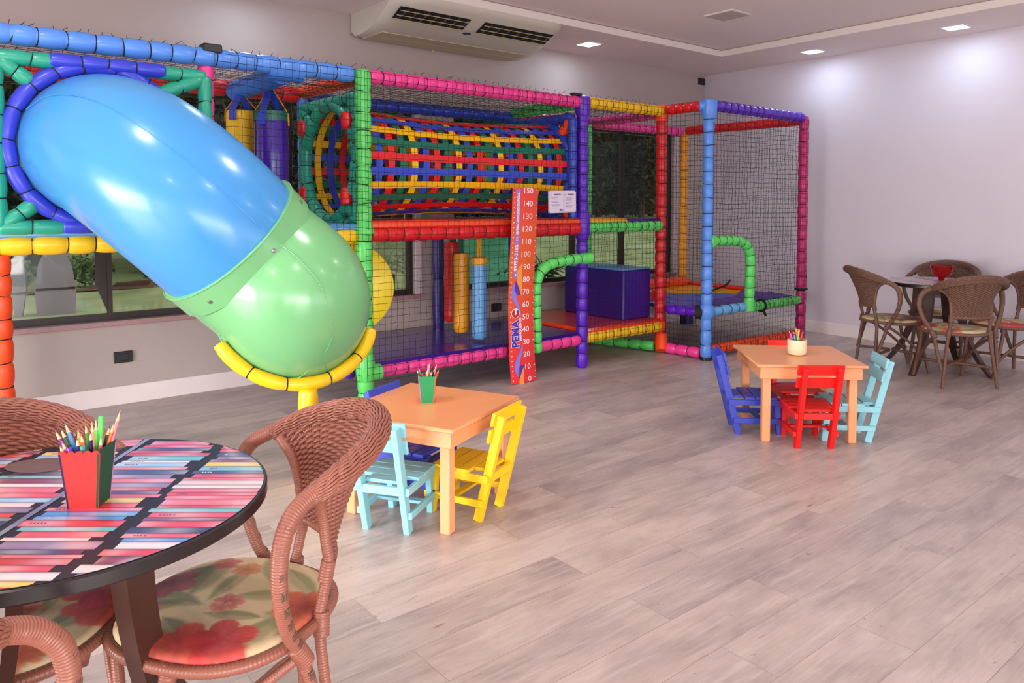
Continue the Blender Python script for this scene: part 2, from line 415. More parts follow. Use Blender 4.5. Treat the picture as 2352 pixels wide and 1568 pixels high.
# ------------------------------------------------------------------ outside
def grass_mat():
    t = NT('lawn'); b = t.n('ShaderNodeBsdfPrincipled', i_Roughness=.9); t.l(b.outputs[0], t.out.inputs[0])
    tc = t.n('ShaderNodeTexCoord'); nz = t.n('ShaderNodeTexNoise', i_Scale=.9, i_Detail=8.0); t.l(tc.outputs['Object'], nz.inputs['Vector'])
    r = t.n('ShaderNodeValToRGB'); e = r.color_ramp.elements; e[0].position = .3; e[0].color = lin((128, 138, 92)); e[1].position = .75; e[1].color = lin((176, 182, 136))
    t.l(nz.outputs['Fac'], r.inputs[0]); t.l(r.outputs[0], b.inputs['Base Color']); return t.m
def sstep(a, c, x): t = min(1, max(0, (x-a)/(c-a))); return t*t*(3-2*t)
def lawn_z(x, y): return -.15+.95*sstep(7, 17, x)*sstep(8.5, 19, y)
b = MB(); b.grid([[(x, y, lawn_z(x, y)) for x in np.linspace(-20, 50, 90)] for y in np.linspace(6.0, 46, 60)]); struct(b.build('lawn_ground', grass_mat(), smooth=False))
hillm = mat('hill_woods', (40, 48, 30), rough=.9, var=.5, scale=1.2)
b = MB(); b.grid([[(x, y, (y-31.5)*1.5+.3+.5*math.sin(x*1.3+y)) for x in np.linspace(-25, 60, 90)] for y in np.linspace(31.5, 42, 10)]); struct(b.build('wooded_hill', hillm))
b = MB(); G = np.array([[(x, y, -.145+.05*math.sin(x*.9)*math.sin(y)) for y in np.linspace(15.2, 16.7, 6)] for x in np.linspace(-14, 7.5, 50)]); b.grid(G)
tag(b.build('flower_bed', mat('bed_soil', (110, 70, 62), rough=.95, var=.5, scale=3)), 'strip of reddish garden bed between the lawn and the trees', 'garden bed', kind='stuff')
leafd = mat('leaf_dark', (46, 56, 34), rough=.6, var=.45, scale=2.5); leafm = mat('leaf_mid', (88, 100, 58), rough=.55, var=.4, scale=4); bark = mat('bark', (116, 84, 72), rough=.9, var=.3, scale=6)
leafp = mat('leaf_pale', (170, 176, 140), rough=.4, var=.2, scale=8)
def leaves(n, cen, rad, size, m=0):
    b = MB(); P = rng.normal(0, 1, (n, 3)); P /= np.linalg.norm(P, axis=1)[:, None]; P = P*(rng.random(n)[:, None]**.45)*np.asarray(rad)+np.asarray(cen)
    D = rng.normal(0, 1, (n, 3)); D /= np.linalg.norm(D, axis=1)[:, None]; E = np.cross(D, rng.normal(0, 1, (n, 3))); E /= np.linalg.norm(E, axis=1)[:, None]
    s = size*(.6+.8*rng.random(n))[:, None]
    V = np.stack([P-D*s, P+E*s*.42-D*s*.1, P+D*s, P-E*s*.42-D*s*.1], 1).reshape(-1, 3)
    b.add(V, [(4*i, 4*i+1, 4*i+2, 4*i+3) for i in range(n)], m); return b
protos = []
for k in range(3):
    t = thing('tree', 'dark leafy tree at the far edge of the lawn outside the windows', 'tree', (0, 0, 0), 0, 'trees beyond the lawn')
    lb = leaves(4200, (0, 0, 4.2), (1.72, 1.72, 3.5), .135); l2 = leaves(2200, (0, -.1, 1.6), (1.65, 1.3, 1.5), .12)
    lb.add(np.vstack(l2.v), l2.f); lb.build('foliage', leafd, t, smooth=False)
    tb = MB(); tb.tube(catmull([(0, 0, -.3), (.08, .05, 1.5), (-.05, 0, 3), (.1, 0, 5)]), np.linspace(.16, .06, 25), 8)
    for q in range(3): tb.tube([(0, 0, 2+q*.7), (rng.normal(0, .7), rng.normal(0, .5), 3.6+q*.8)], [.06, .02], 6)
    tb.build('trunk', bark, t); protos.append(t)
spots = [(-3.0+i*3.9, 18.6) for i in range(4)]+[(12.8+i*3.9, 21.5) for i in range(6)]+[(-5.0+i*3.9, 22.8) for i in range(4)]+[(11.0+i*3.9, 26.2) for i in range(7)]
hb = leaves(9000, (14, 25, 3.3), (1, 1, 1), .24); n_ = len(hb.v[0])//4
P_ = np.stack([rng.uniform(-10, 40, n_), rng.uniform(29, 31, n_), rng.uniform(-.3, 10, n_)], 1); hb.v[0] = hb.v[0]-np.repeat(hb.v[0].reshape(-1, 4, 3).mean(1), 4, 0)+np.repeat(P_, 4, 0)
tag(hb.build('forest_edge', leafd, smooth=False), 'dense dark forest edge behind the trees beyond the lawn', 'forest', kind='stuff')
for i, (x, y) in enumerate(spots):
    p = protos[i % 3]
    if i < 3: p.location = (x, y, lawn_z(x, y)); p.rotation_euler.z = i
    else: dup(p, (x, y, lawn_z(x, y)), i*1.3, 'dark leafy tree at the far edge of the lawn outside the windows')
# low flowering plants along the bed
sh = leaves(420, (0, 0, .3), (.55, .4, .32), .07); s0 = sh.build('shrub', leafm, smooth=False); tag(s0, 'low olive-green shrub in the garden bed beyond the lawn', 'shrub', 'bed shrubs beyond the lawn'); s0.location = (1.4, 15.8, -.12)
for i in range(5):
    c = s0.copy(); COL.objects.link(c); c.location = (2.75+i*1.3+rng.normal(0, .03), 15.8+rng.normal(0, .1), -.12); c.rotation_euler.z = i*1.1
conc = mat('rough_concrete', (150, 138, 150), rough=.85, var=.12, scale=5, bump=.3, bscale=20)
def boulder(name, label, pts, y, th, band):
    b = MB(); P = [(x, y, z) for x, z in pts]; b.prism(P, (0.04, th, 0)); 
    x0 = min(p[0] for p in pts); x1 = max(p[0] for p in pts)
    o = b.build(name, conc, smooth=False); tag(o, label, 'garden sculpture')
    b = MB(); b.box(((x0+x1)/2, y-.003, band), ((x1-x0)*.94, .01, .03)); b.build('groove', BLACK, o, smooth=False)
boulder('garden_sculpture', 'large grey rounded concrete slab standing on the lawn outside the left window', [(1.47, -.15), (1.94, -.15), (1.96, .2), (1.91, .55), (1.82, .76), (1.60, .78), (1.50, .55), (1.45, .2)], 12.3, .3, .22)
boulder('garden_sculpture', 'slim grey curved concrete slab left of the large slab outside the left window', [(1.22, -.15), (1.30, -.15), (1.36, .25), (1.35, .48), (1.29, .62), (1.20, .55), (1.16, .25)], 12.35, .2, .18)
boulder('garden_sculpture', 'short grey concrete fragment at the left end of the garden slabs', [(1.04, -.15), (1.12, -.15), (1.13, .25), (1.08, .42), (1.01, .30)], 12.4, .2, .12)
def palm(name, label, loc, n, L, m, droop, h, wid=.05):
    t = thing(name, label, 'plant', loc)
    for q in range(n):
        a = q*2*PI/n+rng.normal(0, .3); el = .6+.8*rng.random()
        d = np.array([math.cos(a), math.sin(a)]); P = []
        for s in np.linspace(0, 1, 9): P.append((*(d*L*s*math.cos(el)*(1+.3*s)), h+L*s*math.sin(el)-droop*s*s*L))
        P = np.array(P); b = MB(); b.tube(P, np.linspace(.009, .003, 9), 5)
        side = np.array([-d[1], d[0], 0])
        for s in range(1, 9):
            for sg in (-1, 1):
                tip = P[s]+sg*side*.26*L*(1.1-s/10)+np.array([d[0]*.12*L, d[1]*.12*L, -.10*L])
                e = (P[s]-P[s-1])*.35
                b.add([P[s]-e*.5, (P[s]+tip)/2+e*.5, tip, (P[s]+tip)/2-e*.7], [(0, 1, 2, 3)])
        b.build('frond', m, t, smooth=False)
    b = MB()
    for q in range(3): b.tube([(rng.normal(0, .05), rng.normal(0, .05), -.1), (rng.normal(0, .1), rng.normal(0, .08), h)], [.03, .02], 7)
    b.build('stem', bark, t)
palm('potted_palm', 'pale green palm close outside the left window near its right edge', (4.15, 7.3, -.1), 9, .75, leafp, .5, .75)
palm('broadleaf_shrub', 'glossy dark shrub close outside the right window behind the height chart', (5.95, 6.75, -.1), 11, .62, leafd, .5, .62)

# ------------------------------------------------------------------ light
w = bpy.data.worlds.new('world'); scn.world = w; w.use_nodes = True
bg = w.node_tree.nodes['Background']; bg.inputs[0].default_value = (.86, .93, 1.0, 1); bg.inputs[1].default_value = 2.2
def area(name, loc, rot, sx, sy, power, col, spread=PI):
    l = bpy.data.lights.new(name, 'AREA'); l.shape = 'RECTANGLE'; l.size = sx; l.size_y = sy; l.energy = power; l.color = col; l.spread = spread
    o = bpy.data.objects.new(name, l); COL.objects.link(o); o.location = loc; o.rotation_euler = rot; return o
DAY = 1.9
area('daylight_left_opening', (XL-.1, 3.0, .80), (0, -PI/2+.46, 0), 1.4, 3.0, 200, (1, .96, .95), DAY)
area('daylight_left_opening_b', (XL-.1, -1.0, .80), (0, -PI/2+.42, 0), 1.4, 3.6, 95, (1, .96, .95), DAY)
area('daylight_front_opening', (-.6, YF-.1, .80), (PI/2-.50, 0, 0), 4.6, 1.4, 175, (1, .95, .95), DAY)
area('daylight_front_opening_b', (4.7, YF-.1, .80), (PI/2-.45, 0, 0), 4.4, 1.4, 26, (1, .95, .95), DAY)

# ------------------------------------------------------------------ ceiling and wall fixtures
lens = mat('lamp_lens', (255, 255, 255), rough=.4, var=.0, emit=(236, 244, 255), estr=14.0)
def downlight(x, y, label, visible=True):
    if visible:
        t = thing('ceiling_downlight', label, 'ceiling light', (x, y, ZC), 0, 'recessed ceiling lights')
        b = MB(); s = .095
        for sx in (-1, 1): b.box((sx*s, 0, -.003), (.016, 2*s+.016, .010), bev=.002); b.box((0, sx*s, -.003), (2*s, .016, .010), bev=.002)
        b.build('trim_ring', WHITE, t)
        b = MB(); b.box((0, 0, -.001), (2*s-.01, 2*s-.01, .006)); b.build('lens', lens, t, smooth=False)
    area('downlight_lamp', (x, y, ZC-.02), (0, 0, 0), .17, .17, 4.6, (.60, .80, 1.0))
downlight(5.35, 5.40, 'square recessed ceiling light just right of the air conditioner')
downlight(7.40, 4.20, 'square recessed ceiling light over the right wall, nearer the room corner')
downlight(7.39, 2.83, 'square recessed ceiling light over the right wall, farther from the room corner')
downlight(2.05, 5.40, '', False); downlight(7.40, 1.45, '', False); pass

for x, y, p in ((.3, 3.4, 20), (2.2, 3.2, 17), (4.3, 2.5, 7), (1.2, 1.2, 11), (3.2, .9, 7), (5.2, .5, 5), (-.9, 1.0, 14)): area('ceiling_lamp', (x, y, ZC2-.02), (0, 0, 0), .17, .17, p, (1, .95, .93))
t = thing('ceiling_speaker', 'flat square speaker grille set flush in the raised ceiling', 'speaker', (5.67, 4.02, ZC2))
b = MB(); b.box((0, 0, -.004), (.29, .30, .012), bev=.004); b.build('frame', ceilm, t)
b = MB(); b.box((0, 0, -.008), (.255, .265, .010)); b.build('grille', mat('grille_grey', (186, 172, 170), rough=.8, var=.1, scale=400), t, smooth=False)

# air conditioner: profile lofted along X with rounded front corners
acm = mat('ac_white', (206, 198, 182), rough=.35, var=.02); acy = mat('ac_aged_cream', (190, 176, 140), rough=.45, var=.03)
AC = thing('air_conditioner', 'long white ceiling-mounted air conditioner above the play structure', 'air conditioner', (3.84, 5.83, 2.98))
prof = [(5.82, 2.98), (5.82, 2.825), (5.73, 2.778), (5.60, 2.778), (5.45, 2.79), (5.30, 2.818), (5.20, 2.845), (5.14, 2.868), (5.07, 2.90), (5.01, 2.930), (4.975, 2.955), (4.965, 2.98)]
xs = [2.99, 3.0, 3.03, 3.08, 3.15, 3.3, 3.84, 4.4, 4.55, 4.62, 4.67, 4.70, 4.705]
G = []
for x in xs:
    e = min(x-2.99, 4.705-x); k = 1 if e > .16 else 1-.27*(1-e/.16)**2.2
    G.append([(x, 5.82-(5.82-y)*k, z+(.012*(1-e/.16)**2 if e < .16 and z < 2.95 else 0)) for y, z in prof])
b = MB(); b.grid(G); b.add(G[0], [tuple(range(len(prof)))]); b.add(G[-1], [tuple(range(len(prof)-1, -1, -1))])
b.build('casing', acm, AC, off=AC.location, angle=50)
b = MB(); b.add([(3.08, 5.455, 2.785), (4.60, 5.455, 2.785), (4.60, 5.735, 2.772), (3.05, 5.735, 2.772), (3.08, 5.455, 2.795), (4.60, 5.455, 2.795), (4.60, 5.735, 2.79), (3.05, 5.735, 2.79)], [(0, 1, 2, 3), (0, 4, 5, 1), (1, 5, 6, 2), (2, 6, 7, 3), (3, 7, 4, 0)])
b.build('intake_panel', acy, AC, smooth=False, off=AC.location, label='yellowed cream intake panel')
dirv = np.array([0, 5.195-5.065, 2.843-2.903]); nrm = np.array([0, -.06, -.13]); nrm /= np.linalg.norm(nrm)
acdark = mat('ac_outlet_painted_shade', (24, 20, 18), rough=.8, var=.2)  # flat plate, no recess: the shade inside the outlets is put into its colour
for (x0, x1) in ((3.02, 3.68), (3.82, 4.58)):
    a = np.array([x0, 5.195, 2.843]); c = a-dirv
    b = MB(); Q = [a+nrm*.004, np.array([x1, *a[1:]])+nrm*.004, np.array([x1, *c[1:]])+nrm*.004, c+nrm*.004]
    b.prism(Q, -nrm*.006); o = b.build('air_outlet', acdark, AC, smooth=False, off=AC.location, label='air outlet plate with its inner shade painted dark')
    b = MB()
    for f in (.38, .78): 
        p = a-dirv*f+nrm*.012; b.bar(p+np.array([.01, 0, 0]), p+np.array([x1-x0-.01, 0, 0]), .007, .003, up=nrm)
    p = a+nrm*.010; b.bar(p, p+np.array([x1-x0, 0, 0]), .012, .006, up=nrm); 
    b.build_split('louvre', acy, o, smooth=False, off=AC.location)
    b = MB(); n = 7
    for q in range(n):
        x = x0+(q+.5)*(x1-x0)/n; p = a+np.array([x-x0, 0, 0])-dirv*.12+nrm*.008; p2 = p-dirv*.8+np.array([.03, 0, 0])
        b.bar(p, p2, .003, .006, up=nrm)
    b.build_split('guide_vane', mat('vane_grey', (96, 88, 80), rough=.6), o, smooth=False, off=AC.location)
b = MB(); b.lathe([(0, -.006), (.022, -.006), (.027, -.002), (.027, .004)], 24); V = np.vstack(b.v)*np.array([1.5, .8, 1]); b.v = [V+np.array([3.76, 5.245, 2.830])]
b.build('badge', mat('badge_navy', (30, 36, 76), rough=.3), AC, off=AC.location, label='small dark oval badge')
b = MB(); b.tube([(3.75, 5.74, 2.775), (3.75, 5.74, 2.755)], .010, 8); b.build('status_lamp', mat('lamp_green', (180, 190, 120), rough=.3), AC, off=AC.location)

def plate(name, label, cat, x0, x1, z0, z1):
    t = thing(name, label, cat, ((x0+x1)/2, YB, (z0+z1)/2))
    b = MB(); b.box((0, -.008, 0), (x1-x0, .016, z1-z0), bev=.004); b.build('cover_plate', BLACK, t)
    b = MB(); b.box((0, -.014, 0), ((x1-x0)*.6, .010, (z1-z0)*.62), bev=.003); b.build('insert', mat('dark_insert', (34, 30, 34), rough=.5), t)
plate('wall_box', 'small black square box high on the back wall at the room corner', 'wall plate', 7.645, 7.765, 2.865, 2.945)
plate('outlet_cover', 'black rectangular cover plate low on the wall under the left window', 'wall plate', 1.144, 1.264, .293, .373)
plate('outlet_cover', 'black cover plate on the wall behind the blue hanging bag', 'wall plate', 4.463, 4.581, .36, .44)

# ------------------------------------------------------------------ play structure
YFr, YBk = 4.66, 5.60
PX = [.42, 1.44, 2.46, 4.55, 5.60]
PF = thing('play_structure', 'large two-level indoor play frame of rainbow foam-wrapped posts along the window wall', 'play structure', (2.46, 5.13, 0))
O = PF.location[:]
def post(x, y, z0, z1, m, label, r=.052, seg=.115): return foam_part('post', [(x, y, z0), (x, y, z1)], r, seg, m, PF, O, label)
def beam(n, a, c, m, label, r=.05, seg=.10): return foam_part(n, [a, c], r, seg, m, PF, O, label)
ZT, ZM, ZL = 2.27, 1.205, .245
post(.40, YFr, 0, 1.14, ORANGE, 'orange foam post'); post(.31, YFr+.02, 1.26, 2.2, TEAL, 'teal foam post')
post(1.455, YFr+.03, 1.22, 2.24, PINK, 'pink foam post', r=.046)
gp = post(2.46, YFr-.03, 0, 2.30, GREEN, 'green foam post in front of the tunnel', r=.056, seg=.125)
b = MB(); b.lathe([(.0, .05), (.05, .06), (.062, .09), (.066, .14), (.066, .20), (.058, .25), (.05, .27)], 20, (2.46, YFr-.03, .12)); b.tube([(2.46, YFr-.03, .245), (2.57, YFr-.03, .245)], .056, 14); b.tube([(2.46, YFr-.03, 1.205), (2.46, YFr-.03, 1.30)], [.07, .05], 14); b.build_split('joint_sleeve', GREEN, gp, off=O)
pp = post(4.55, YFr, 0, 2.28, PURPLE, 'purple foam post beside the entrance arch', r=.052, seg=.12)
b = MB(); b.tube([(4.55, YFr, 1.10), (4.55, YFr, 1.16), (4.55, YFr, 1.30), (4.55, YFr, 1.36)], [.05, .068, .068, .05], 14); b.tube([(4.55, YFr, 2.14), (4.55, YFr, 2.19), (4.55, YFr, 2.31), (4.55, YFr, 2.32)], [.05, .066, .066, .03], 14); b.build_split('joint_sleeve', PURPLE, pp, off=O)
rp = post(5.60, YFr+.02, .06, 2.30, RED, 'red foam post where the trampoline cage joins', r=.054, seg=.11)
b = MB(); b.tube([(5.60, YFr, .17), (5.545, YFr-.05, .03)], .058, 14); b.tube([(5.60, YFr+.02, .22), (5.60, YFr+.02, .30)], .064, 14); b.tube([(5.60, YFr+.02, 2.18), (5.60, YFr+.02, 2.33)], .062, 14); b.build_split('joint_sleeve', ORANGE, rp, off=O)
post(2.46, YBk, .2, 2.24, SKY, 'slim sky-blue back post', r=.045); post(3.72, YBk+.03, .28, 1.15, NAVY, 'navy back post', r=.055, seg=.4)
post(4.55, YBk, 0, 2.24, ROYAL, 'royal-blue back post', r=.045); post(5.54, YBk, 0, 2.24, GREEN, 'green back post', r=.048)
post(.42, YBk, 0, 2.24, TEAL, 'teal back post', r=.045)
# top beams
beam('top_beam', (.10, YFr, ZT), (2.40, YFr, ZT), SKY, 'sky-blue front top beam', r=.056, seg=.125)
b = MB(); b.box((1.475, YFr, ZT+.05), (.11, .10, .05), bev=.006); b.build('pipe_end', BLACK, PF, off=O)
beam('top_beam', (2.52, YFr, ZT), (4.50, YFr, ZT-.005), PINK, 'pink front top beam', r=.050, seg=.085)
beam('top_beam', (4.61, YFr, ZT), (5.56, YFr, ZT), YELLOW, 'yellow front top beam', r=.05, seg=.085)
b = MB(); b.box((4.47, YFr, ZT+.055), (.09, .05, .02)); b.build('pipe_end', BLACK, PF, off=O)
beam('top_beam', (.10, YBk, ZT-.03), (2.42, YBk, ZT-.03), RED, 'red back top beam', r=.06, seg=.14)
beam('top_beam', (2.50, YBk, ZT-.05), (4.52, YBk, ZT-.05), BLUEV, 'blue back top beam', r=.052, seg=.11)
beam('top_beam', (4.60, YBk, ZT-.03), (5.56, YBk, ZT-.03), PINK, 'pink back top beam', r=.05)
beam('top_beam', (2.46, YFr+.06, ZT-.01), (2.46, YBk, ZT-.01), ORANGE, 'orange cross top beam', r=.052, seg=.07)
beam('top_beam', (4.55, YFr+.06, ZT-.01), (4.55, YBk, ZT-.01), GREEN, 'green cross top beam', r=.052, seg=.09)
beam('top_beam', (5.60, YFr+.08, ZT-.02), (5.60, YBk, ZT-.02), PINK, 'pink cross top beam', r=.052, seg=.10)
b = MB(); P = catmull([(1.93, YFr+.05, ZT-.035), (1.93, YFr+.25, ZT-.045), (1.93, YFr+.6, ZT-.05), (1.93, YBk-.05, ZT-.05)], 6); b.tube(P, .072, 16); b.tube([(1.82, YFr+.02, ZT-.03), (2.05, YFr+.02, ZT-.03)], [.06, .06], 12); b.build('top_beam', mat('blue_fabric_wrap', (62, 118, 206), rough=.6, var=.06), PF, off=O, label='blue fabric-wrapped cross beam holding the bags')
# platforms
beam('platform_beam', (.10, YFr, ZM-.015), (2.41, YFr, ZM-.015), YELLOW, 'yellow front platform beam', r=.056, seg=.155)
beam('platform_beam', (2.52, YFr, ZM-.01), (4.50, YFr, ZM-.01), RED, 'red front platform beam', r=.054, seg=.125)
beam('platform_beam', (4.60, YFr, ZM), (5.56, YFr, ZM), GREEN, 'green front platform beam', r=.05, seg=.10)
beam('platform_beam', (2.46, YFr+.06, ZM-.02), (2.46, YBk, ZM-.02), YELLOW, 'yellow cross platform beam', r=.05)
def matt(name, x0, x1, y0, y1, z, th, m, label):
    b = MB(); b.box(((x0+x1)/2, (y0+y1)/2, z-th/2), (x1-x0, y1-y0, th), bev=.018); return b.build(name, m, PF, off=O, label=label)
matt('platform_mat', .12, 2.42, YFr-.045, YBk, ZM+.066, .05, LBV, 'light-blue deck mat')
matt('platform_mat', 2.50, 4.50, YFr-.045, YBk, ZM+.085, .06, ORV, 'orange deck mat under the tunnel')
matt('platform_mat', 4.58, 5.10, YFr-.03, YBk, ZM+.075, .045, AMBV, 'amber deck mat'); matt('platform_mat', 5.10, 5.57, YFr-.02, YBk, ZM+.07, .045, NAVY, 'navy deck mat')
beam('floor_beam', (2.58, YFr, ZL), (4.50, YFr, ZL), PINK, 'pink low front beam', r=.052, seg=.115)
beam('floor_beam', (4.60, YFr, ZL+.01), (5.56, YFr, ZL+.01), YELLOW, 'yellow low front beam', r=.052, seg=.11)
beam('floor_beam', (2.40, YFr+.06, ZL), (2.40, YBk, ZL), PURPLE, 'purple low cross beam', r=.05)
beam('floor_beam', (5.56, YFr+.05, .06), (5.30, YBk, .06), GREEN, 'green beam lying on the floor', r=.05, seg=.14)
beam('floor_beam', (2.46, YBk, ZL), (4.52, YBk, ZL), PURPLE, 'purple low back beam', r=.045)
matt('platform_mat', 2.50, 4.53, YFr-.03, YBk+.1, ZL+.062, .05, PURV, 'purple vinyl floor mat')
matt('platform_mat', 4.57, 5.58, YFr-.03, YBk+.1, ZL+.085, .05, ORV, 'orange vinyl floor mat')
# entrance arch on the lower front
P = catmull([(4.56, YFr-.06, .945), (4.42, YFr-.06, .945), (4.20, YFr-.06, .93), (4.07, YFr-.06, .895), (3.985, YFr-.06, .80), (3.972, YFr-.06, .66), (3.975, YFr-.06, .45), (3.985, YFr-.06, .21)], 5)
foam_part('entry_arch', P, .047, .092, GREEN, PF, O, 'green foam entrance arch')
b = MB(); b.tube([(4.52, YFr-.06, .945), (4.585, YFr-.075, .95)], [.052, .046], 14); b.build_split('arch_cap', GREEN, PF, off=O)
# slide panel: teal square frame with royal-blue ring
RC0 = np.array([.868, YFr-.03, 1.714]); RR = .42
def ring_panel(xc, zc, w, h, plane, pos, mf, mr, rr, rng_r, lf, lr, corner, rc=None, lseg=.10):
    rxc = xc if rc is None else rc
    # plane 'Y': panel lies in X-Z at y=pos ; plane 'X': panel lies in Y-Z at x=pos
    q = (lambda u, z, o=0: (u, pos+o, z)) if plane == 'Y' else (lambda u, z, o=0: (pos+o, u, z))
    a = np.linspace(0, 2*PI, 73)
    foam_part('panel_ring', [q(rxc+rr*math.cos(t+.3), zc+rr*math.sin(t+.3)) for t in a], rng_r, .145, mr, PF, O, lr)
    l, r, t, bt = xc-w/2, xc+w/2, zc+h/2, zc-h/2
    for A, B2 in (((l, bt), (l, t)), ((r, bt), (r, t)), ((l, t), (r, t)), ((l, bt), (r, bt))):
        foam_part('panel_frame', [q(*A), q(*B2)], rng_r*.95, .14, mf, PF, O, lf)
    for sx, sz in ((-1, -1), (1, -1), (-1, 1), (1, 1)):
        A = (xc+sx*w/2*.96, zc+sz*h/2*.96); B2 = (rxc+sx*rr*.74, zc+sz*rr*.74)
        foam_part('corner_brace', [q(*A), q(*B2)], rng_r*.98, lseg, corner, PF, O)
ring_panel(.912, 1.714, 1.02, .86, 'Y', YFr-.05, TEAL, ROYAL, RR+.004, .042, 'teal slide panel frame', 'royal-blue ring around the slide mouth', TEAL, rc=.868)
foam_part('panel_frame', [(.64, YFr-.062, 2.150), (1.20, YFr-.062, 2.150)], .041, .14, ROYAL, PF, O, 'royal-blue panel bar'); foam_part('panel_frame', [(.68, YFr-.062, 1.285), (1.1, YFr-.062, 1.285)], .041, .14, ROYAL, PF, O, 'royal-blue panel bar')
ring_panel(5.10, 1.70, .86, .86, 'X', 2.44, TEAL, TEAL, .41, .045, 'teal tunnel-end frame', 'teal ring at the tunnel mouth', TEAL)
ring_panel(5.10, 1.70, .86, .86, 'X', 4.44, BLUEV, BLUEV, .41, .045, 'blue tunnel-end frame', 'blue ring at the far tunnel end', ORANGE)
for (y, z, d) in ((4.74, 2.03, 1), (4.76, 1.40, -1), (5.46, 2.03, 1), (5.46, 1.42, -1)):
    foam_part('corner_pad', [(2.40, y, z), (2.41, y+.02, z-d*.11)], .045, .2, RED, PF, O, 'red corner pad', ties=False)
# yellow round panel beside the slide exit
b = MB(); prof = [(.0, .06), (.12, .055), (.22, .04), (.30, .018), (.335, 0), (.335, -.012), (.28, .0), (.2, .02), (.0, .045)]
b.lathe(prof, 40); V = np.vstack(b.v); ang = math.radians(-28)
Rm = np.array([[1, 0, 0], [0, 0, -1], [0, 1, 0]]); Rz = np.array([[math.cos(ang), -math.sin(ang), 0], [math.sin(ang), math.cos(ang), 0], [0, 0, 1]])
b.v = [(V @ Rm.T) @ Rz.T+np.array([2.505, 4.98, .80])]
b.build('round_panel', mat('yellow_plastic', (226, 196, 30), rough=.35, var=.04), PF, off=O, label='yellow round plastic panel')
# nets
FY = YFr-.095
def not_arch(a, c): 
    x = 2.46+(5.6-2.46)*a; z = .20+(2.33-.20)*c
    return not (3.99 < x < 4.50 and z < .93)
net_part('safety_net', (2.44, FY, .20), (3.16, 0, 0), (0, 0, 2.085), PF, O, keep=lambda a, c: not_arch(a, c))
net_part('safety_net', (1.47, FY, 1.16), (.99, 0, 0), (0, 0, 1.125), PF, O)
net_part('safety_net', (2.395, FY+.02, .20), (0, .16, 0), (0, 0, 2.1), PF, O)
net_part('top_net', (.10, YFr, ZT-.045), (5.5, 0, 0), (0, YBk-YFr, 0.0), PF, O, s=.052, jit=.002)
net_part('safety_net', (2.44, YFr, .24), (0, .94, 0), (0, 0, .92), PF, O)
net_part('safety_net', (.45, YBk+.02, 1.2), (2.0, 0, 0), (0, 0, 1.02), PF, O, s=.06)
net_part('safety_net', (4.60, YBk-.06, 1.25), (1.0, 0, 0), (0, 0, .98), PF, O)
# stray net ends on top of the front beams
b = MB()
for x in np.arange(.15, 5.5, .062):
    p = np.array([x+rng.normal(0, .012), YFr-.03, ZT+.046]); b.tube([p, p+np.array([rng.normal(.01, .015), rng.normal(0, .01), .014+.012*rng.random()])], .0018, 3)
tag(b.build('cord_ends', CORD, PF, off=O), kind='stuff')

# ------------------------------------------------------------------ tube slide
SL = thing('tube_slide', 'big glossy blue and green spiral tube slide on the front left of the play frame', 'slide', (1.70, 4.1, 0))
SO = SL.location[:]
C0 = np.array([.868, YFr+.02, 1.714]); C1 = np.array([1.310, 3.905, 1.228]); C2 = np.array([1.610, 3.83, .850])
T0 = np.array([0, -1, 0.]); T1 = np.array([.712, .06, -.697]); T1 /= np.linalg.norm(T1); T2 = np.array([.09, .867, -.49]); T2 /= np.linalg.norm(T2)
def herm(a, ta, c, tc, L0, L1, n):
    s = np.linspace(0, 1, n)[:, None]
    return (2*s**3-3*s**2+1)*a+(s**3-2*s**2+s)*ta*L0+(-2*s**3+3*s**2)*c+(s**3-s**2)*tc*L1
UP = herm(C0, T0, C1, T1, 1.25, 1.25, 40); CB = C1+T1*.135; LO = np.vstack([np.linspace(C1, CB, 10)[:-1], herm(CB, T1, C2, T2, .50, .58, 30)])
slb = mat('slide_blue', (66, 144, 208), rough=.25, var=.05, scale=1.2, coat=.10); slg = mat('slide_green', (116, 182, 122), rough=.22, var=.05, scale=1.2, coat=.10)
TR = .392
def shell(P, r, th, m, name, label):
    b = MB(); b.tube(P, r, 72, cap=False); n1 = b.n; rin = np.asarray(r)-th
    b.tube(P[::-1], rin[::-1] if rin.ndim else rin, 72, cap=False)
    return b, n1
ru = TR-.012*np.clip(1-np.linspace(0, 1, 40)*2.2, 0, 1); b = MB(); b.tube(UP, ru, 80, cap=False); b.tube(UP[::-1], ru[::-1]-.008, 80, cap=False); up = b.build('upper_tube', slb, SL, off=SO, label='glossy blue upper tube')
sc = np.full(len(LO), TR+.002); sc[:8] = TR+.016; sc[8] = TR+.012
tl = LO[9]-LO[8]; tl /= np.linalg.norm(tl); sc[8] = TR+.016
LO2 = np.vstack([LO[0]-T1*.012, LO[:9], LO[8]+tl*.002, LO[9:]]); sc2 = np.r_[TR+.016, sc[:9], TR+.002, sc[9:]]
b = MB(); b.tube(LO2, sc2, 80, cap=False); b.tube(LO2[::-1], sc2[::-1]-.014, 80, cap=False)
lo = b.build('lower_tube', slg, SL, off=SO, label='glossy green lower tube')
def frame_at(P, i):
    T = P[min(i+1, len(P)-1)]-P[max(i-1, 0)]; T /= np.linalg.norm(T); view = np.array([0, 0, H])-P[i]; view -= T*(view@T); view /= np.linalg.norm(view)
    return T, view, np.cross(T, view)
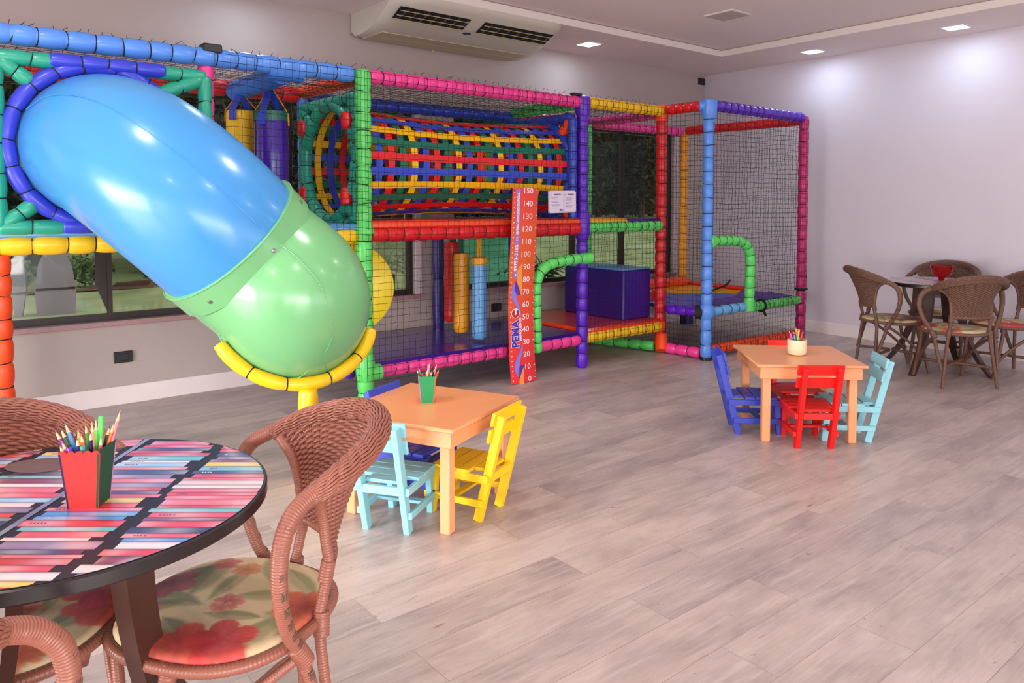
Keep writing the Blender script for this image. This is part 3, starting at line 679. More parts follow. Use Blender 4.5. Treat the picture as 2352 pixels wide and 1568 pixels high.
# rim faces closing the double wall at the seam and the exit
for nm, P, i, ro, ri, m, par in (('rim', LO2, 0, TR+.016, TR-.002, slg, lo), ('rim', LO2, len(LO2)-1, TR+.005, TR-.009, slg, lo)):
    T, A, B2 = frame_at(P, i); a = np.linspace(0, 2*PI, 80, endpoint=False)
    dirs = np.cos(a)[:, None]*A+np.sin(a)[:, None]*B2; b = MB(); b.grid(np.stack([P[i]+dirs*ro, P[i]+dirs*(ro+.006)+T*.002, P[i]+dirs*ri], 0), wrap=True); b.build(nm, m, par, off=SO)
for P, j0, m, par, rr in ((UP, 4, slb, up, TR), (LO, 3, slg, lo, TR+.004)):
    b = MB(); Q = []
    for i in range(j0, len(P)-1):
        T, A, B2 = frame_at(P, i); th = -.35; Q.append(P[i]+(math.cos(th)*A+math.sin(th)*B2)*(rr+.0005))
    b.tube(catmull(Q[::3]+[Q[-1]], 4), .0022, 5); b.build('mould_seam', m, par, off=SO)
steel = mat('steel_bolt', (150, 146, 142), rough=.3, metal=.9)
T, A, B2 = frame_at(LO, 4)
for th in (-2.4, -1.15, -.25, .72, 1.6, 2.6):
    d = math.cos(th)*A+math.sin(th)*B2; p = LO[4]+d*(TR+.016); b = MB(); b.tube([p, p+d*.003, p+d*.006], [.011, .011, .006], 12); b.tube([p+d*.005, p+d*.009], [.005, .005], 6); b.build('bolt', steel, SL, off=SO)
# yellow foam cradle and leg under the exit
T, A, B2 = frame_at(LO2, len(LO2)-1)
E = LO2[-1]; down = np.array([0, 0, -1.]); down -= T*(down@T); down /= np.linalg.norm(down); side = np.cross(T, down)
a = np.linspace(math.radians(-66), math.radians(66), 40); CR = TR+.036
ring = [E-T*.03+(math.cos(t)*down+math.sin(t)*side)*CR for t in a]
foam_part('exit_cradle', ring, .036, .21, YELLOW, SL, SO, 'yellow foam half ring under the slide mouth')
pb = E-T*.03+down*(CR+.02)
foam_part('support_leg', [pb+np.array([0, 0, -.005]), (pb[0], pb[1], .0)], .052, .22, YELLOW, SL, SO, 'yellow foam support leg')
SUPPORT = pb

# ------------------------------------------------------------------ woven crawl tunnel
TU = thing('crawl_tunnel', 'woven crawl tunnel of crossing red, blue, yellow and green straps on the upper deck', 'tunnel', (3.44, 5.10, 1.70))
TO = TU.location[:]
strapm = {'red': mat('strap_red', (222, 26, 30), rough=.45, var=.06), 'blue': mat('strap_blue', (50, 74, 196), rough=.45, var=.06), 'yellow': mat('strap_yellow', (250, 186, 14), rough=.45, var=.06), 'green': mat('strap_green', (16, 110, 84), rough=.45, var=.06)}
TX0, TX1, TRd = 2.47, 4.42, .405
def trad(x): f = (x-TX0)/(TX1-TX0); return TRd-.042*math.sin(PI*f)
nh = 19; hx = [TX0+.06+(TX1-TX0-.15)*i/(nh-1) for i in range(nh)]; sw = .052
lcol = ['yellow', 'green', 'red', 'blue']
for i in range(24):
    th = math.radians(36-15*i); b = MB(); G = []; X = np.linspace(TX0, TX1, 96)
    for x in X:
        ph = (x-hx[0])/(hx[1]-hx[0]); r = trad(x)+.005+.0015*math.cos(PI*ph+PI*i); row = []
        for q in (-1, 1):
            d = q*sw/2/r; row.append((x, 5.10-r*math.cos(th+d), 1.70+r*math.sin(th+d)))
        row2 = [(x, 5.10-(r-.003)*math.cos(th+q*sw/2/r), 1.70+(r-.003)*math.sin(th+q*sw/2/r)) for q in (1, -1)]
        G.append(row+row2)
    b.grid(np.array(G), wrap=True); b.build('lengthwise_strap', strapm[lcol[i % 4]], TU, off=TO)
hcol = ['yellow', 'blue', 'red', 'green']
for j, x in enumerate(hx):
    b = MB(); G = []; A = np.linspace(0, 2*PI, 145)
    for th in A[:-1]:
        ph = (math.radians(36)-th)/math.radians(15); r = trad(x)-.003-.0015*math.cos(PI*ph+PI*j)
        c, s_ = -math.cos(th), math.sin(th)
        G.append([(x-sw/2, 5.10+r*c, 1.70+r*s_), (x+sw/2, 5.10+r*c, 1.70+r*s_), (x+sw/2, 5.10+(r-.003)*c, 1.70+(r-.003)*s_), (x-sw/2, 5.10+(r-.003)*c, 1.70+(r-.003)*s_)])
    G.append(G[0]); b.grid(np.array(G), wrap=True); b.build('hoop_strap', strapm[hcol[j % 4]], TU, off=TO)

# ------------------------------------------------------------------ hanging bags
def bag(label, loc, z0, z1, r, m, strapmat, ztop, kind='strap', cap=None):
    t = thing('punching_bag', label, 'hanging bag', (loc[0], loc[1], z0)); Q = t.location[:]
    x, y = loc; b = MB(); n = 28; prof = [(0, z0), (r*.8, z0+.002), (r*.97, z0+.02), (r, z0+.06)]+[(r*(1+.025*math.sin(i*1.7+x*9)), z0+.06+(z1-z0-.12)*i/8) for i in range(9)]+[(r*.98, z1-.03), (r*.90, z1-.005), (0, z1)]
    b.lathe(prof, n, (x, y, 0)); b.build('bag_body', m, t, off=Q)
    if cap is not None:
        b = MB(); b.lathe([(r*1.03, z1-.05), (r*1.05, z1-.02), (r*1.05, z1+.012), (r*.5, z1+.016), (0, z1+.016)], n, (x, y, 0)); b.build('bag_cap', cap, t, off=Q)
    if kind == 'strap':
        b = MB(); b.box((x, y-.002, (z1+ztop)/2), (.045, .006, ztop-z1), bev=.001); b.build('strap', strapmat, t, smooth=False, off=Q)
    else:
        for a0, mm, k in ((-1, strapmat, 1), (1, strapmat, 1), (-1, AMBV, -1), (1, AMBV, -1)):
            ang = math.radians(40) if k == 1 else math.radians(-40)
            dx, dy = math.cos(ang)*a0*r*1.0, math.sin(ang)*a0*r*1.0; u = np.array([-dy, dx, 0]); u /= np.linalg.norm(u); hw = .028 if k == 1 else .012
            A = np.array([x+dx, y+dy, z1-.08]); B2 = np.array([x+dx*.97, y+dy*.97, z1]); C = np.array([x+dx*.1, y+dy*.1, ztop]); b = MB(); out = np.array([dx, dy, 0])/math.hypot(dx, dy)*.010
            for p, q in ((A, B2), (B2, C)):
                b.add([p-u*hw+out, p+u*hw+out, q+u*hw+out, q-u*hw+out, p-u*hw+out*.6, p+u*hw+out*.6, q+u*hw+out*.6, q-u*hw+out*.6], [(0, 1, 2, 3), (7, 6, 5, 4), (0, 4, 5, 1), (1, 5, 6, 2), (2, 6, 7, 3), (3, 7, 4, 0)])
            b.build('strap', mm, t, smooth=False, off=Q)
    return t
bag('thick deep-purple hanging bag nearest the blue wrapped beam in the upper left bay', (1.98, 5.02), 1.30, 2.01, .112, mat('bag_purple', (56, 20, 140), rough=.2, var=.06, coat=.4), BLUEV, ZT-.10, 'quad', GREENV)
bag('yellow hanging bag behind the purple bag in the upper left bay', (1.90, 5.36), 1.35, 2.06, .105, YELV, BLUEV, ZT-.10, 'quad')
bag('red hanging bag, rearmost of the three slim bags under the tunnel deck', (3.64, 5.30), .41, 1.09, .066, REDV, GREENV, ZM-.0)
bag('amber hanging bag, middle one of the three slim bags under the tunnel deck', (3.58, 5.08), .355, 1.01, .064, AMBV, GREENV, ZM-.0)
bag('light-blue hanging bag, frontmost of the three slim bags under the tunnel deck', (3.60, 4.86), .325, .97, .060, LBV, AMBV, ZM-.0, 'strap', AMBV)

# ------------------------------------------------------------------ soft block
t = thing('soft_play_block', 'big dark-purple soft block with a light-blue top on the orange mat', 'soft block', (5.37, 5.16, ZL+.086)); 
b = MB(); b.box((0, 0, .23), (.38, .80, .46), bev=.012); b.build('body', PURB, t, label='dark-purple vinyl sides')
b = MB(); b.box((0, 0, .468), (.384, .804, .018), bev=.008); b.build('top_cover', LBV, t, label='light-blue vinyl top')

# ------------------------------------------------------------------ height chart
HC = thing('height_chart', 'tall red height-measuring banner marked 0 to 150 hanging on the front net', 'height chart', (3.79, 4.535, 0))
W_, H_ = .255, 1.528
def hpos(u, z, o=0.0):   # u across 0..1, z up, o = offset toward the viewer
    x = (u-.5)*W_-.012*math.sin(z*2.2)+.012*(z < .25)*(.25-z); y = .018*math.sin(z*3.1)-.010*(1-(2*u-1)**2)-.004
    return np.array([x, y-o, z])
redp = mat('chart_red', (230, 62, 52), rough=.4, var=.03); orp = mat('chart_orange', (226, 88, 40), rough=.4, var=.02); inkw = mat('chart_white_ink', (240, 226, 230), rough=.5, var=.02)
inkl = mat('chart_lilac', (132, 122, 214), rough=.5, var=.04); inkp = mat('chart_purple', (88, 40, 160), rough=.5, var=.03); inkb = mat('chart_logo_blue', (58, 44, 176), rough=.5, var=.03); inky = mat('chart_dot_yellow', (250, 206, 130), rough=.5, var=.02); inkr = mat('chart_logo_red', (176, 26, 38), rough=.5); inko = mat('chart_amber', (240, 150, 60), rough=.5, var=.08)
def sheet_mat():
    t = NT('chart_sheet'); b = t.n('ShaderNodeBsdfPrincipled', i_Roughness=.4); t.l(b.outputs[0], t.out.inputs[0]); tc = t.n('ShaderNodeTexCoord'); sp = t.n('ShaderNodeSeparateXYZ'); t.l(tc.outputs['Object'], sp.inputs[0])
    r = t.n('ShaderNodeValToRGB'); e = r.color_ramp.elements; e[0].position = .1; e[0].color = lin((230, 48, 56)); e[1].position = .98; e[1].color = lin((226, 60, 52))
    q = e.new(.62); q.color = lin((222, 92, 36)); dv = t.n('ShaderNodeMath', operation='DIVIDE', i_1=1.53); t.l(sp.outputs['Z'], dv.inputs[0]); t.l(dv.outputs[0], r.inputs[0]); t.l(r.outputs[0], b.inputs['Base Color']); return t.m
us = np.linspace(0, 1, 9); zs = np.linspace(.006, H_, 60)
b = MB(); Gf = np.array([[hpos(u, z) for u in us] for z in zs]); b.grid(Gf); b.grid(Gf[:, ::-1]+np.array([0, .003, 0]))
for e in (0, -1): b.grid(np.stack([Gf[:, e], Gf[:, e]+np.array([0, .003, 0])], 1) if e else np.stack([Gf[:, e]+np.array([0, .003, 0]), Gf[:, e]], 1))
b.build('banner_sheet', sheet_mat(), HC)
def on_chart(b, V, F, o=.0012):
    P = np.array([hpos(v[0], v[1], o) for v in V]); b.add(P, F)
def flat(b, pts, o=.0012):
    k = len(pts); on_chart(b, pts, [tuple(range(k))], o)
b = MB()
for n in range(0, 151, 10):
    V, F = text_mesh(str(n), .060, .0004, 'RIGHT', 1.22); V2 = np.stack([.79+V[:, 0]/W_, .028+n/100*.985+V[:, 1]], 1); on_chart(b, V2, F)
b.build('numerals', inkw, HC, smooth=False, label='white numerals')
b = MB()
for n in range(0, 151, 5):
    z = .035+n/100*.985; L = .085 if n % 10 == 0 else .04
    flat(b, [(1-L, z-.002), (.995, z-.002), (.995, z+.002), (1-L, z+.002)])
b.build('tick_marks', inkw, HC, smooth=False)
b = MB()
for n in range(39):
    z = .03+n*.0385; flat(b, [(.075+.022*math.cos(q*PI/4), z+.0055*math.sin(q*PI/4)) for q in range(8)])
b.build('dot_border', inky, HC, smooth=False, label='pale yellow dots')
b = MB(); flat(b, [(.155, .84), (.175, .825), (.255, .825), (.275, .84)]); zz = np.linspace(.84, 1.52, 30); [flat(b, [(.155, p), (.275, p), (.275, q), (.155, q)]) for p, q in zip(zz[:-1], zz[1:])]; b.build('lilac_strip', inkl, HC, smooth=False)
def vtext(b, body, size, u, z, sx=1.0, bold=0.0, o=.002):
    V, F = text_mesh(body, size, bold, 'LEFT', sx); V2 = np.stack([u-V[:, 1]/W_, z+V[:, 0]], 1); on_chart(b, V2, F, o)
b = MB(); vtext(b, '99753-3185', .044, .215, .885, .98, .001); b.build('phone_number', inkw, HC, smooth=False)
b = MB(); vtext(b, '@PEMACBRINQUEDOSOFICIAL', .030, .215, 1.170, .765, .0008)
b.build('account_name', inkw, HC, smooth=False)
b = MB()
b2 = [(.215+.03*math.cos(q*PI/4), .857+.009*math.sin(q*PI/4)) for q in range(8)]; flat(b, b2, .002); b.build('phone_icon', inkw, HC, smooth=False)
b = MB()
for (za, zb, ua, ub) in ((1.124, 1.127, .185, .245), (1.147, 1.150, .185, .245), (1.124, 1.150, .185, .192), (1.124, 1.150, .238, .245)): flat(b, [(ua, za), (ub, za), (ub, zb), (ua, zb)], .002)
b.build('account_icon', inkw, HC, smooth=False)
b = MB(); vtext(b, 'BRINQUEDOS', .030, .43, .335, .98, .0010)
b.build('brand_line', inkw, HC, smooth=False, label='white lettering')
b = MB(); vtext(b, 'PEMA', .096, .25, .288, .90, .0070, .0016); b.build('logo_outline', inkw, HC, smooth=False)
b = MB(); vtext(b, 'PEMA', .096, .25, .288, .90, .0038, .0024); b.build('logo_letters', inkb, HC, smooth=False, label='blue logo letters')
b = MB(); a = np.linspace(0, 2*PI, 25)[:-1]; flat(b, [(.25+.155*math.sin(t), .556+.038*math.cos(t)) for t in a], .0018); b.build('logo_outline', inkw, HC, smooth=False)
b = MB(); a = np.linspace(.5, 2*PI-.5, 22)
pts_o = [(.25+.135*math.sin(t), .556+.034*math.cos(t)) for t in a]; pts_i = [(.25+.04*math.sin(t), .556+.013*math.cos(t)) for t in a]
for i in range(21): flat(b, [pts_o[i], pts_o[i+1], pts_i[i+1], pts_i[i]], .0024)
b.build('logo_letter_c', inkr, HC, smooth=False, label='round red final logo letter')
def swirl(pts, m, name):
    b = MB(); k = len(pts)
    for i in range(k-1):
        (u0, z0, w0), (u1, z1, w1) = pts[i], pts[i+1]; flat(b, [(u0-w0, z0), (u0+w0, z0), (u1+w1, z1), (u1-w1, z1)], .0016)
    b.build(name, m, HC, smooth=False)
sm_ = lambda L: [tuple(p) for p in catmull([(u, z, w) for u, z, w in L], 6)]
swirl(sm_([(.20, 0.800, .01), (.165, 0.755, .05), (.17, 0.705, .085), (.24, 0.655, .075), (.33, 0.605, .06), (.41, 0.555, .04), (.46, 0.515, .005)]), inkl, 'swirl')
swirl(sm_([(.24, 0.810, .006), (.27, 0.775, .06), (.30, 0.735, .10), (.36, 0.705, .07), (.38, 0.695, .01)]), inkp, 'swirl')
swirl(sm_([(.47, 0.945, .01), (.40, 0.915, .07), (.37, 0.865, .10), (.39, 0.795, .09), (.44, 0.735, .05), (.47, 0.690, .008)]), inko, 'swirl')
swirl(sm_([(.50, 0.310, .006), (.44, 0.260, .05), (.34, 0.210, .075), (.26, 0.160, .09), (.24, 0.110, .075), (.28, 0.055, .02)]), inkl, 'swirl')
swirl(sm_([(.52, 0.145, .008), (.44, 0.140, .075), (.37, 0.105, .085), (.31, 0.060, .04), (.29, 0.045, .01)]), inkp, 'swirl')
swirl(sm_([(.50, 0.130, .006), (.44, 0.080, .06), (.39, 0.030, .09), (.38, -0.022, .10)]), inko, 'swirl')
b = MB()
for u, z in ((.06, H_-.02), (.94, H_-.02), (.05, .78), (.95, .78)):
    p = hpos(u, z, .003); b.tube([p, p+np.array([(.03 if u > .5 else -.03), .02, .02])], .003, 6)
b.build_split('cable_tie', CORD, HC)

# ------------------------------------------------------------------ rules sign
RS = thing('rules_sign', 'small white landscape rules board tied to the net right of the height chart', 'sign', (4.21, 4.545, 1.424))
RS.rotation_euler.y = math.radians(-1.0); sw_, sh_ = .305, .180
signm = mat('sign_white', (216, 202, 220), rough=.4, var=.02); inkg = mat('sign_grey_ink', (120, 104, 140), rough=.6, var=.05); inkd = mat('sign_dark_ink', (70, 52, 84), rough=.6)
b = MB(); b.box((0, 0, 0), (sw_, .004, sh_), bev=.001); b.build('board', signm, RS, smooth=False)
def sp(b, pts): b.add([(x, -.0032, z) for x, z in pts], [tuple(range(len(pts)))])
def rect(b, x0, x1, z0, z1): sp(b, [(x0, z0), (x1, z0), (x1, z1), (x0, z1)])
b = MB(); e = .009
for a_ in ((-sw_/2+e, sw_/2-e, sh_/2-e-.0012, sh_/2-e), (-sw_/2+e, sw_/2-e, -sh_/2+e, -sh_/2+e+.0012), (-sw_/2+e, -sw_/2+e+.0012, -sh_/2+e, sh_/2-e), (sw_/2-e-.0012, sw_/2-e, -sh_/2+e, sh_/2-e), (.012, .0135, -.055, .072)): rect(b, *a_)
b.build('border_line', inkg, RS, smooth=False)
b = MB()
for txt, x in (('PERMITIDO', -.052), ('PROIBIDO', .093)):
    V, F = text_mesh(txt, .0165, .0004, 'CENTER', .9); b.add(np.stack([V[:, 0]+x, np.full(len(V), -.0032), V[:, 1]+.058], 1), F)
b.build('heading', inkd, RS, smooth=False)
b = MB(); lw = .0011
for (p, q) in (((-.126, .060), (-.120, .052)), ((-.120, .052), (-.110, .066)), ((.024, .066), (.040, .048)), ((.024, .048), (.040, .066))):
    p, q = np.array(p), np.array(q); d = (q-p)/np.linalg.norm(q-p); n_ = np.array([-d[1], d[0]])*lw; sp(b, [tuple(p-n_), tuple(q-n_), tuple(q+n_), tuple(p+n_)])
b.build('tick_and_cross', inkd, RS, smooth=False)
r2 = random.Random(3)
for x0, rows in ((-.125, [(.033, .060), (.023, .045), (.005, .062), (-.004, .070), (-.022, .082), (-.031, .078), (-.050, .065)]), (.022, [(.036, .072), (.028, .074), (.014, .070), (.006, .072), (-.008, .072), (-.016, .034), (-.029, .074), (-.037, .078), (-.051, .060)])):
    b = MB()
    for k, (z, wd) in enumerate(rows):
        x = x0+.013; rect(b, x0, x0+.005, z-.002, z+.003) if k % 2 == 0 else None
        while x < x0+.013+wd:
            L = .004+.010*r2.random(); rect(b, x, min(x+L, x0+.013+wd), z-.0014, z+.0018); x += L+.0022
    b.build('rule_lines', inkg, RS, smooth=False)
b = MB(); V, F = text_mesh('PEMA', .019, .0012, 'LEFT', .82); b.add(np.stack([V[:, 0]-.034, np.full(len(V), -.0032), V[:, 1]-.068], 1), F); xe = V[:, 0].max()-.034
b.build('logo_letters', inkb, RS, smooth=False)
b = MB(); V, F = text_mesh('C', .019, .0012, 'LEFT', .82); b.add(np.stack([V[:, 0]+xe+.001, np.full(len(V), -.0032), V[:, 1]-.068], 1), F); b.build('logo_letter_c', inkr, RS, smooth=False)
b = MB()
for sx in (-1, 1):
    for sz in (-1, 1): p = np.array([sx*(sw_/2-.008), -.004, sz*(sh_/2-.008)]); b.tube([p, p+np.array([sx*.006, 0, sz*.010])], .0028, 6)
b.build_split('cable_tie', CORD, RS)

# ------------------------------------------------------------------ trampoline cage
TP = thing('trampoline_cage', 'netted trampoline cage of blue, magenta and amber foam posts right of the play structure', 'trampoline', (6.42, 4.9, 0))
O2 = TP.location[:]
A_, B_, C_ = (5.645, 4.18), (7.26, 4.20), (7.15, 5.64); R_ = (5.60, 4.66); ZBd = .43
def fp(n, a, c, m, label, r=.05, seg=.1, ties=True): return foam_part(n, [a, c], r, seg, m, TP, O2, label, ties)
bpst = fp('post', (*A_, 0.02), (*A_, 2.27), SKY, 'sky-blue foam post', .053, .12)
b = MB(); b.tube([(*A_, 2.16), (*A_, 2.21), (*A_, 2.325), (*A_, 2.335)], [.05, .07, .072, .05], 16); b.tube([(5.58, 4.24, 2.28), (5.645, 4.18, 2.28)], [.045, .062], 14); b.tube([(*A_, ZBd-.06), (*A_, ZBd-.03), (*A_, ZBd+.05), (*A_, ZBd+.07)], [.05, .064, .062, .05], 16); b.build_split('joint_sleeve', SKY, bpst, off=O2)
b = MB(); b.tube([(*A_, 0), (*A_, .03)], .056, 16); b.build('foot', BLACK, bpst, off=O2)
b = MB(); b.tube([(5.60, 4.27, ZBd), (5.635, 4.21, ZBd)], [.062, .066], 14); b.build('webbing_wrap', CORD, bpst, off=O2)
mp_ = fp('post', (*B_, 0.0), (*B_, 2.30), MAGENTA, 'magenta foam post', .05, .13)
yp_ = fp('post', (*C_, .56), (*C_, 2.22), AMBER, 'amber foam post', .046, .105)
b = MB(); b.tube([(*C_, .50), (*C_, .56)], [.03, .045], 12); b.tube([(*C_, 0.0), (*C_, .5)], .022, 10); b.build('pole', BLACK, yp_, off=O2)
b = MB(); b.tube([(7.22, 5.62, .0), (7.22, 5.62, .13)], .07, 16); b.build('leg_sleeve', NAVY, TP, off=O2); b = MB(); b.tube([(7.30, 5.55, .0), (7.30, 5.55, .22)], .02, 10); b.build('leg', mat('aluminium', (200, 190, 170), rough=.4, metal=.3), TP, off=O2)
fp('top_beam', (R_[0]+.01, R_[1]-.05, 2.28), (5.63, 4.25, 2.285), RED, 'red side top beam', .05, .09)
fp('top_beam', (5.70, 4.18, 2.285), (7.22, 4.20, 2.285), PURPLE, 'purple front top beam', .052, .105)
fp('top_beam', (7.255, 4.25, 2.26), (7.15, 5.60, 2.255), RED, 'dark-red right top beam', .05, .105)
fp('top_beam', (5.64, 5.60, 2.23), (7.10, 5.64, 2.24), PINK, 'pink back top beam', .05, .11)
fp('bed_rail', (5.615, 4.60, ZBd-.01), (5.64, 4.27, ZBd), PURPLE, 'purple side bed rail', .048, .11)
fp('bed_rail', (5.70, 4.18, ZBd), (6.235, 4.185, ZBd), LBLUE, 'light-blue front bed rail', .046, .12)
fp('bed_rail', (6.30, 4.185, ZBd-.01), (7.21, 4.20, ZBd-.01), GREEN, 'green front bed rail', .046, .085)
fp('floor_beam', (5.60, 4.60, .055), (5.64, 4.24, .055), PINK, 'pink side floor beam', .05, .11)
fp('floor_beam', (5.70, 4.18, .085), (7.22, 4.20, .065), ORANGE, 'orange-red front floor beam', .05, .10)
P = catmull([(5.645, 4.15, 1.075), (5.80, 4.145, 1.075), (5.98, 4.145, 1.07), (6.14, 4.145, 1.045), (6.235, 4.145, .965), (6.262, 4.145, .84), (6.262, 4.15, .64), (6.262, 4.15, .42)], 5)
foam_part('entry_arch', P, .048, .095, GREEN, TP, O2, 'green foam entry arch')
b = MB(); b.tube([(5.645, 4.14, 1.075), (5.70, 4.14, 1.075)], [.058, .050], 14); b.tube([(6.262, 4.15, .50), (6.27, 4.16, .40)], [.05, .055], 14); b.build_split('arch_cap', GREEN, TP, off=O2)
def quad_mat(name, pts, th, m, label):
    b = MB(); b.prism([(x, y, ZBd+z) for x, y, z in pts], (0, 0, -th)); return b.build(name, m, TP, smooth=False, off=O2, label=label)
quad_mat('bed_mat', [(5.66, 4.62, .015), (5.70, 4.26, .01), (6.9, 4.28, .015), (6.9, 4.9, .02), (6.3, 5.3, .022), (5.66, 5.3, .02)], .03, mat('bed_blue', (58, 84, 196), rough=.35, var=.05), 'blue bed mat')
quad_mat('bed_mat', [(5.66, 5.3, .03), (6.3, 5.3, .03), (6.9, 4.9, .03), (7.16, 4.75, .03), (7.10, 5.52, .05), (5.66, 5.52, .05)], .03, AMBV, 'amber bed mat')
quad_mat('bed_mat', [(5.80, 4.24, .022), (7.2, 4.26, .03), (7.18, 4.85, .045), (6.75, 4.62, .04), (6.2, 4.42, .03)], .02, mat('bed_purple', (74, 36, 140), rough=.45, var=.08), 'rumpled purple bed mat')
b = MB(); G = []
for i in range(24):
    x = 5.85+1.3*i/23; G.append([(x, 4.25+.25*j/5, ZBd+.028+.010*math.sin(i*1.9+j)*math.sin(j*.9+.5)+.004*j) for j in range(6)])
b.grid(np.array(G)); b.build('mat_fold', mat('bed_purple', (74, 36, 140)), TP, off=O2)
fp('back_pad', (7.08, 5.60, ZBd+.06), (5.7, 5.58, ZBd+.055), mat('vinyl_red', (224, 38, 26)), 'red padded back edge', .035, .5, False)
fp('back_pad', (7.20, 4.85, ZBd+.05), (7.12, 5.56, ZBd+.06), mat('vinyl_red', (224, 38, 26)), 'red padded right edge', .03, .5, False)
b = MB(); b.tube(catmull([(5.64, 4.80, ZBd+.09), (5.64, 5.2, ZBd+.10), (6.4, 5.5, ZBd+.10), (6.98, 5.52, ZBd+.09), (7.04, 5.52, ZBd+.08)], 8), [.055]*32+[.012], 14); b.build('bolster', ORV, TP, off=O2, label='orange-red bolster along the back')
b = MB(); b.tube(catmull([(6.62, 4.95, ZBd+.03), (6.9, 5.0, ZBd+.05), (7.08, 5.0, ZBd+.08), (7.15, 4.98, ZBd+.14)], 5), .010, 6); b.tube([(7.21, 4.22, ZBd+.10), (7.31, 4.18, ZBd+.12), (7.31, 4.18, ZBd+.26)], .010, 6)
a = np.linspace(0, 2*PI, 17)[:-1]
for (x, y, z, ax) in ((6.52, 4.19, ZBd-.01, 0), (7.26, 4.20, ZBd+.10, 2)):
    c, s_ = np.cos(a)*.057, np.sin(a)*.057; Z0 = np.zeros(16); ring_ = np.stack([Z0, c, s_], 1) if ax == 0 else np.stack([c, s_, Z0], 1)
    b.tube(ring_+np.array([x, y, z]), .011, 6, closed=True)
b.tube([(6.53, 4.17, ZBd-.06), (6.55, 4.15, ZBd-.11)], .013, 6); b.build_split('tie_strap', CORD, TP, off=O2)
def no_arch(a, c): 
    x = 5.645+1.6*a; z = .06+2.2*c
    return not (5.72 < x < 6.21 and ZBd < z < 1.03)
net_part('safety_net', (5.645, 4.125, .06), (1.62, .02, 0), (0, 0, 2.2), TP, O2, keep=no_arch)
net_part('safety_net', (5.595, 4.66, .06), (.045, -.48, 0), (0, 0, 2.2), TP, O2)
net_part('safety_net', (7.29, 4.20, .5), (-.10, 1.42, 0), (0, 0, 1.76), TP, O2, s=.045, jit=.003)
net_part('safety_net', (5.66, 5.66, .5), (1.46, .02, 0), (0, 0, 1.74), TP, O2, s=.05)

# ------------------------------------------------------------------ children's tables and chairs
tab_o = mat('table_orange', (240, 162, 110), rough=.34, var=.03, scale=6, stretch=(1, 6, 1))
def kids_table(label, loc, ang):
    t = thing('kids_table', label, 'table', (*loc, 0), math.radians(ang), "children's tables"); S, h = .635, .47
    b = MB(); b.box((0, 0, h-.009), (S, S, .018), bev=.005); b.build('tabletop', tab_o, t)
    for s in (-1, 1):
        b = MB(); b.box((s*(S/2-.035), 0, h-.018-.036), (.02, S-.08, .072), bev=.003); b.build('apron', tab_o, t)
        b = MB(); b.box((0, s*(S/2-.035), h-.018-.036), (S-.05, .02, .072), bev=.003); b.build('apron', tab_o, t)
        for q in (-1, 1):
            b = MB(); b.box((s*(S/2-.069), q*(S/2-.069), (h-.018)/2), (.048, .048, h-.018), bev=.004); b.build('leg', tab_o, t)
    return t
kids_table("orange square children's table nearer the slide, with the pink and green pencil box on it", (1.909, 2.972), 24.6)
kids_table("orange square children's table farther right, with the cream pencil pot on it", (4.318, 2.522), -42.6)
def kids_chair(label, m, mid, face):
    f = np.array(face, float); f /= np.linalg.norm(f); rz = math.atan2(f[1], f[0])-PI/2
    t = thing('kids_chair', label, 'chair', (*mid, 0), rz, "children's slatted chairs")   # origin between the rear feet, +y forward
    lean = .125
    for s in (-1, 1):
        b = MB(); b.bar((s*.097, 0, 0), (s*.097, -lean*.965, .4845), .028, .040, up=(0, 1, 0), bev=.002); b.build('back_leg', m, t)
        b = MB(); b.bar((s*.097, .245, 0), (s*.097, .222, .222), .028, .036, up=(0, 1, 0), bev=.002); b.build('front_leg', m, t)
        b = MB(); b.box((s*.120, .095, .200), (.018, .315, .034), bev=.002); b.build('side_rail', m, t)
        b = MB(); b.box((s*.120, .115, .088), (.018, .300, .030), bev=.002); b.build('stretcher', m, t)
    b = MB(); b.box((0, .125, .092), (.222, .036, .014), bev=.002); b.build('stretcher', m, t)
    b = MB()
    for k in range(4): b.box((0, -.012+k*.066+.006, .226), (.268 if k else .165, .060, .016), bev=.002)
    b.build('seat', m, t, label='slatted seat')
    b = MB(); b.box((0, -.060, .200), (.166, .018, .036), bev=.002); b.box((0, .235, .196), (.166, .016, .034), bev=.002); b.build_split('apron', m, t)
    al = math.atan2(lean, .502); R = np.array([[1, 0, 0], [0, math.cos(al), -math.sin(al)], [0, math.sin(al), math.cos(al)]])
    for z in (.471, .395):
        b = MB(); b.box((0, -lean*z/.502+.026, z), (.262, .014, .062), R, bev=.003); b.build('back_slat', m, t)
    return t
km = {k: mat('chair_'+k, c, rough=.42, var=.05, scale=10, stretch=(1, 1, .3)) for k, c in dict(light_blue=(142, 204, 214), blue=(54, 70, 184), yellow=(250, 204, 22), red=(226, 22, 18)).items()}
kids_chair("light-blue small slatted chair at the near orange table, left of the yellow chair", km['light_blue'], (1.601, 2.826), (.83, .557))
kids_chair("yellow small slatted chair at the near orange table", km['yellow'], (2.052, 2.70), (-.40, .918))
kids_chair("blue small slatted chair on the far side of the near orange table", km['blue'], (1.90, 3.225), (.41, -.91))
kids_chair("blue small slatted chair at the left side of the far orange table", km['blue'], (4.032, 2.76), (.72, -.69))
kids_chair("red small slatted chair in front of the far orange table, back to the viewer", km['red'], (4.068, 2.257), (.65, .76))
kids_chair("light-blue small slatted chair at the right side of the far orange table", km['light_blue'], (4.485, 2.18), (-.69, .725))
kids_chair("red small slatted chair behind the far orange table", km['red'], (4.515, 2.665), (-.66, -.75))

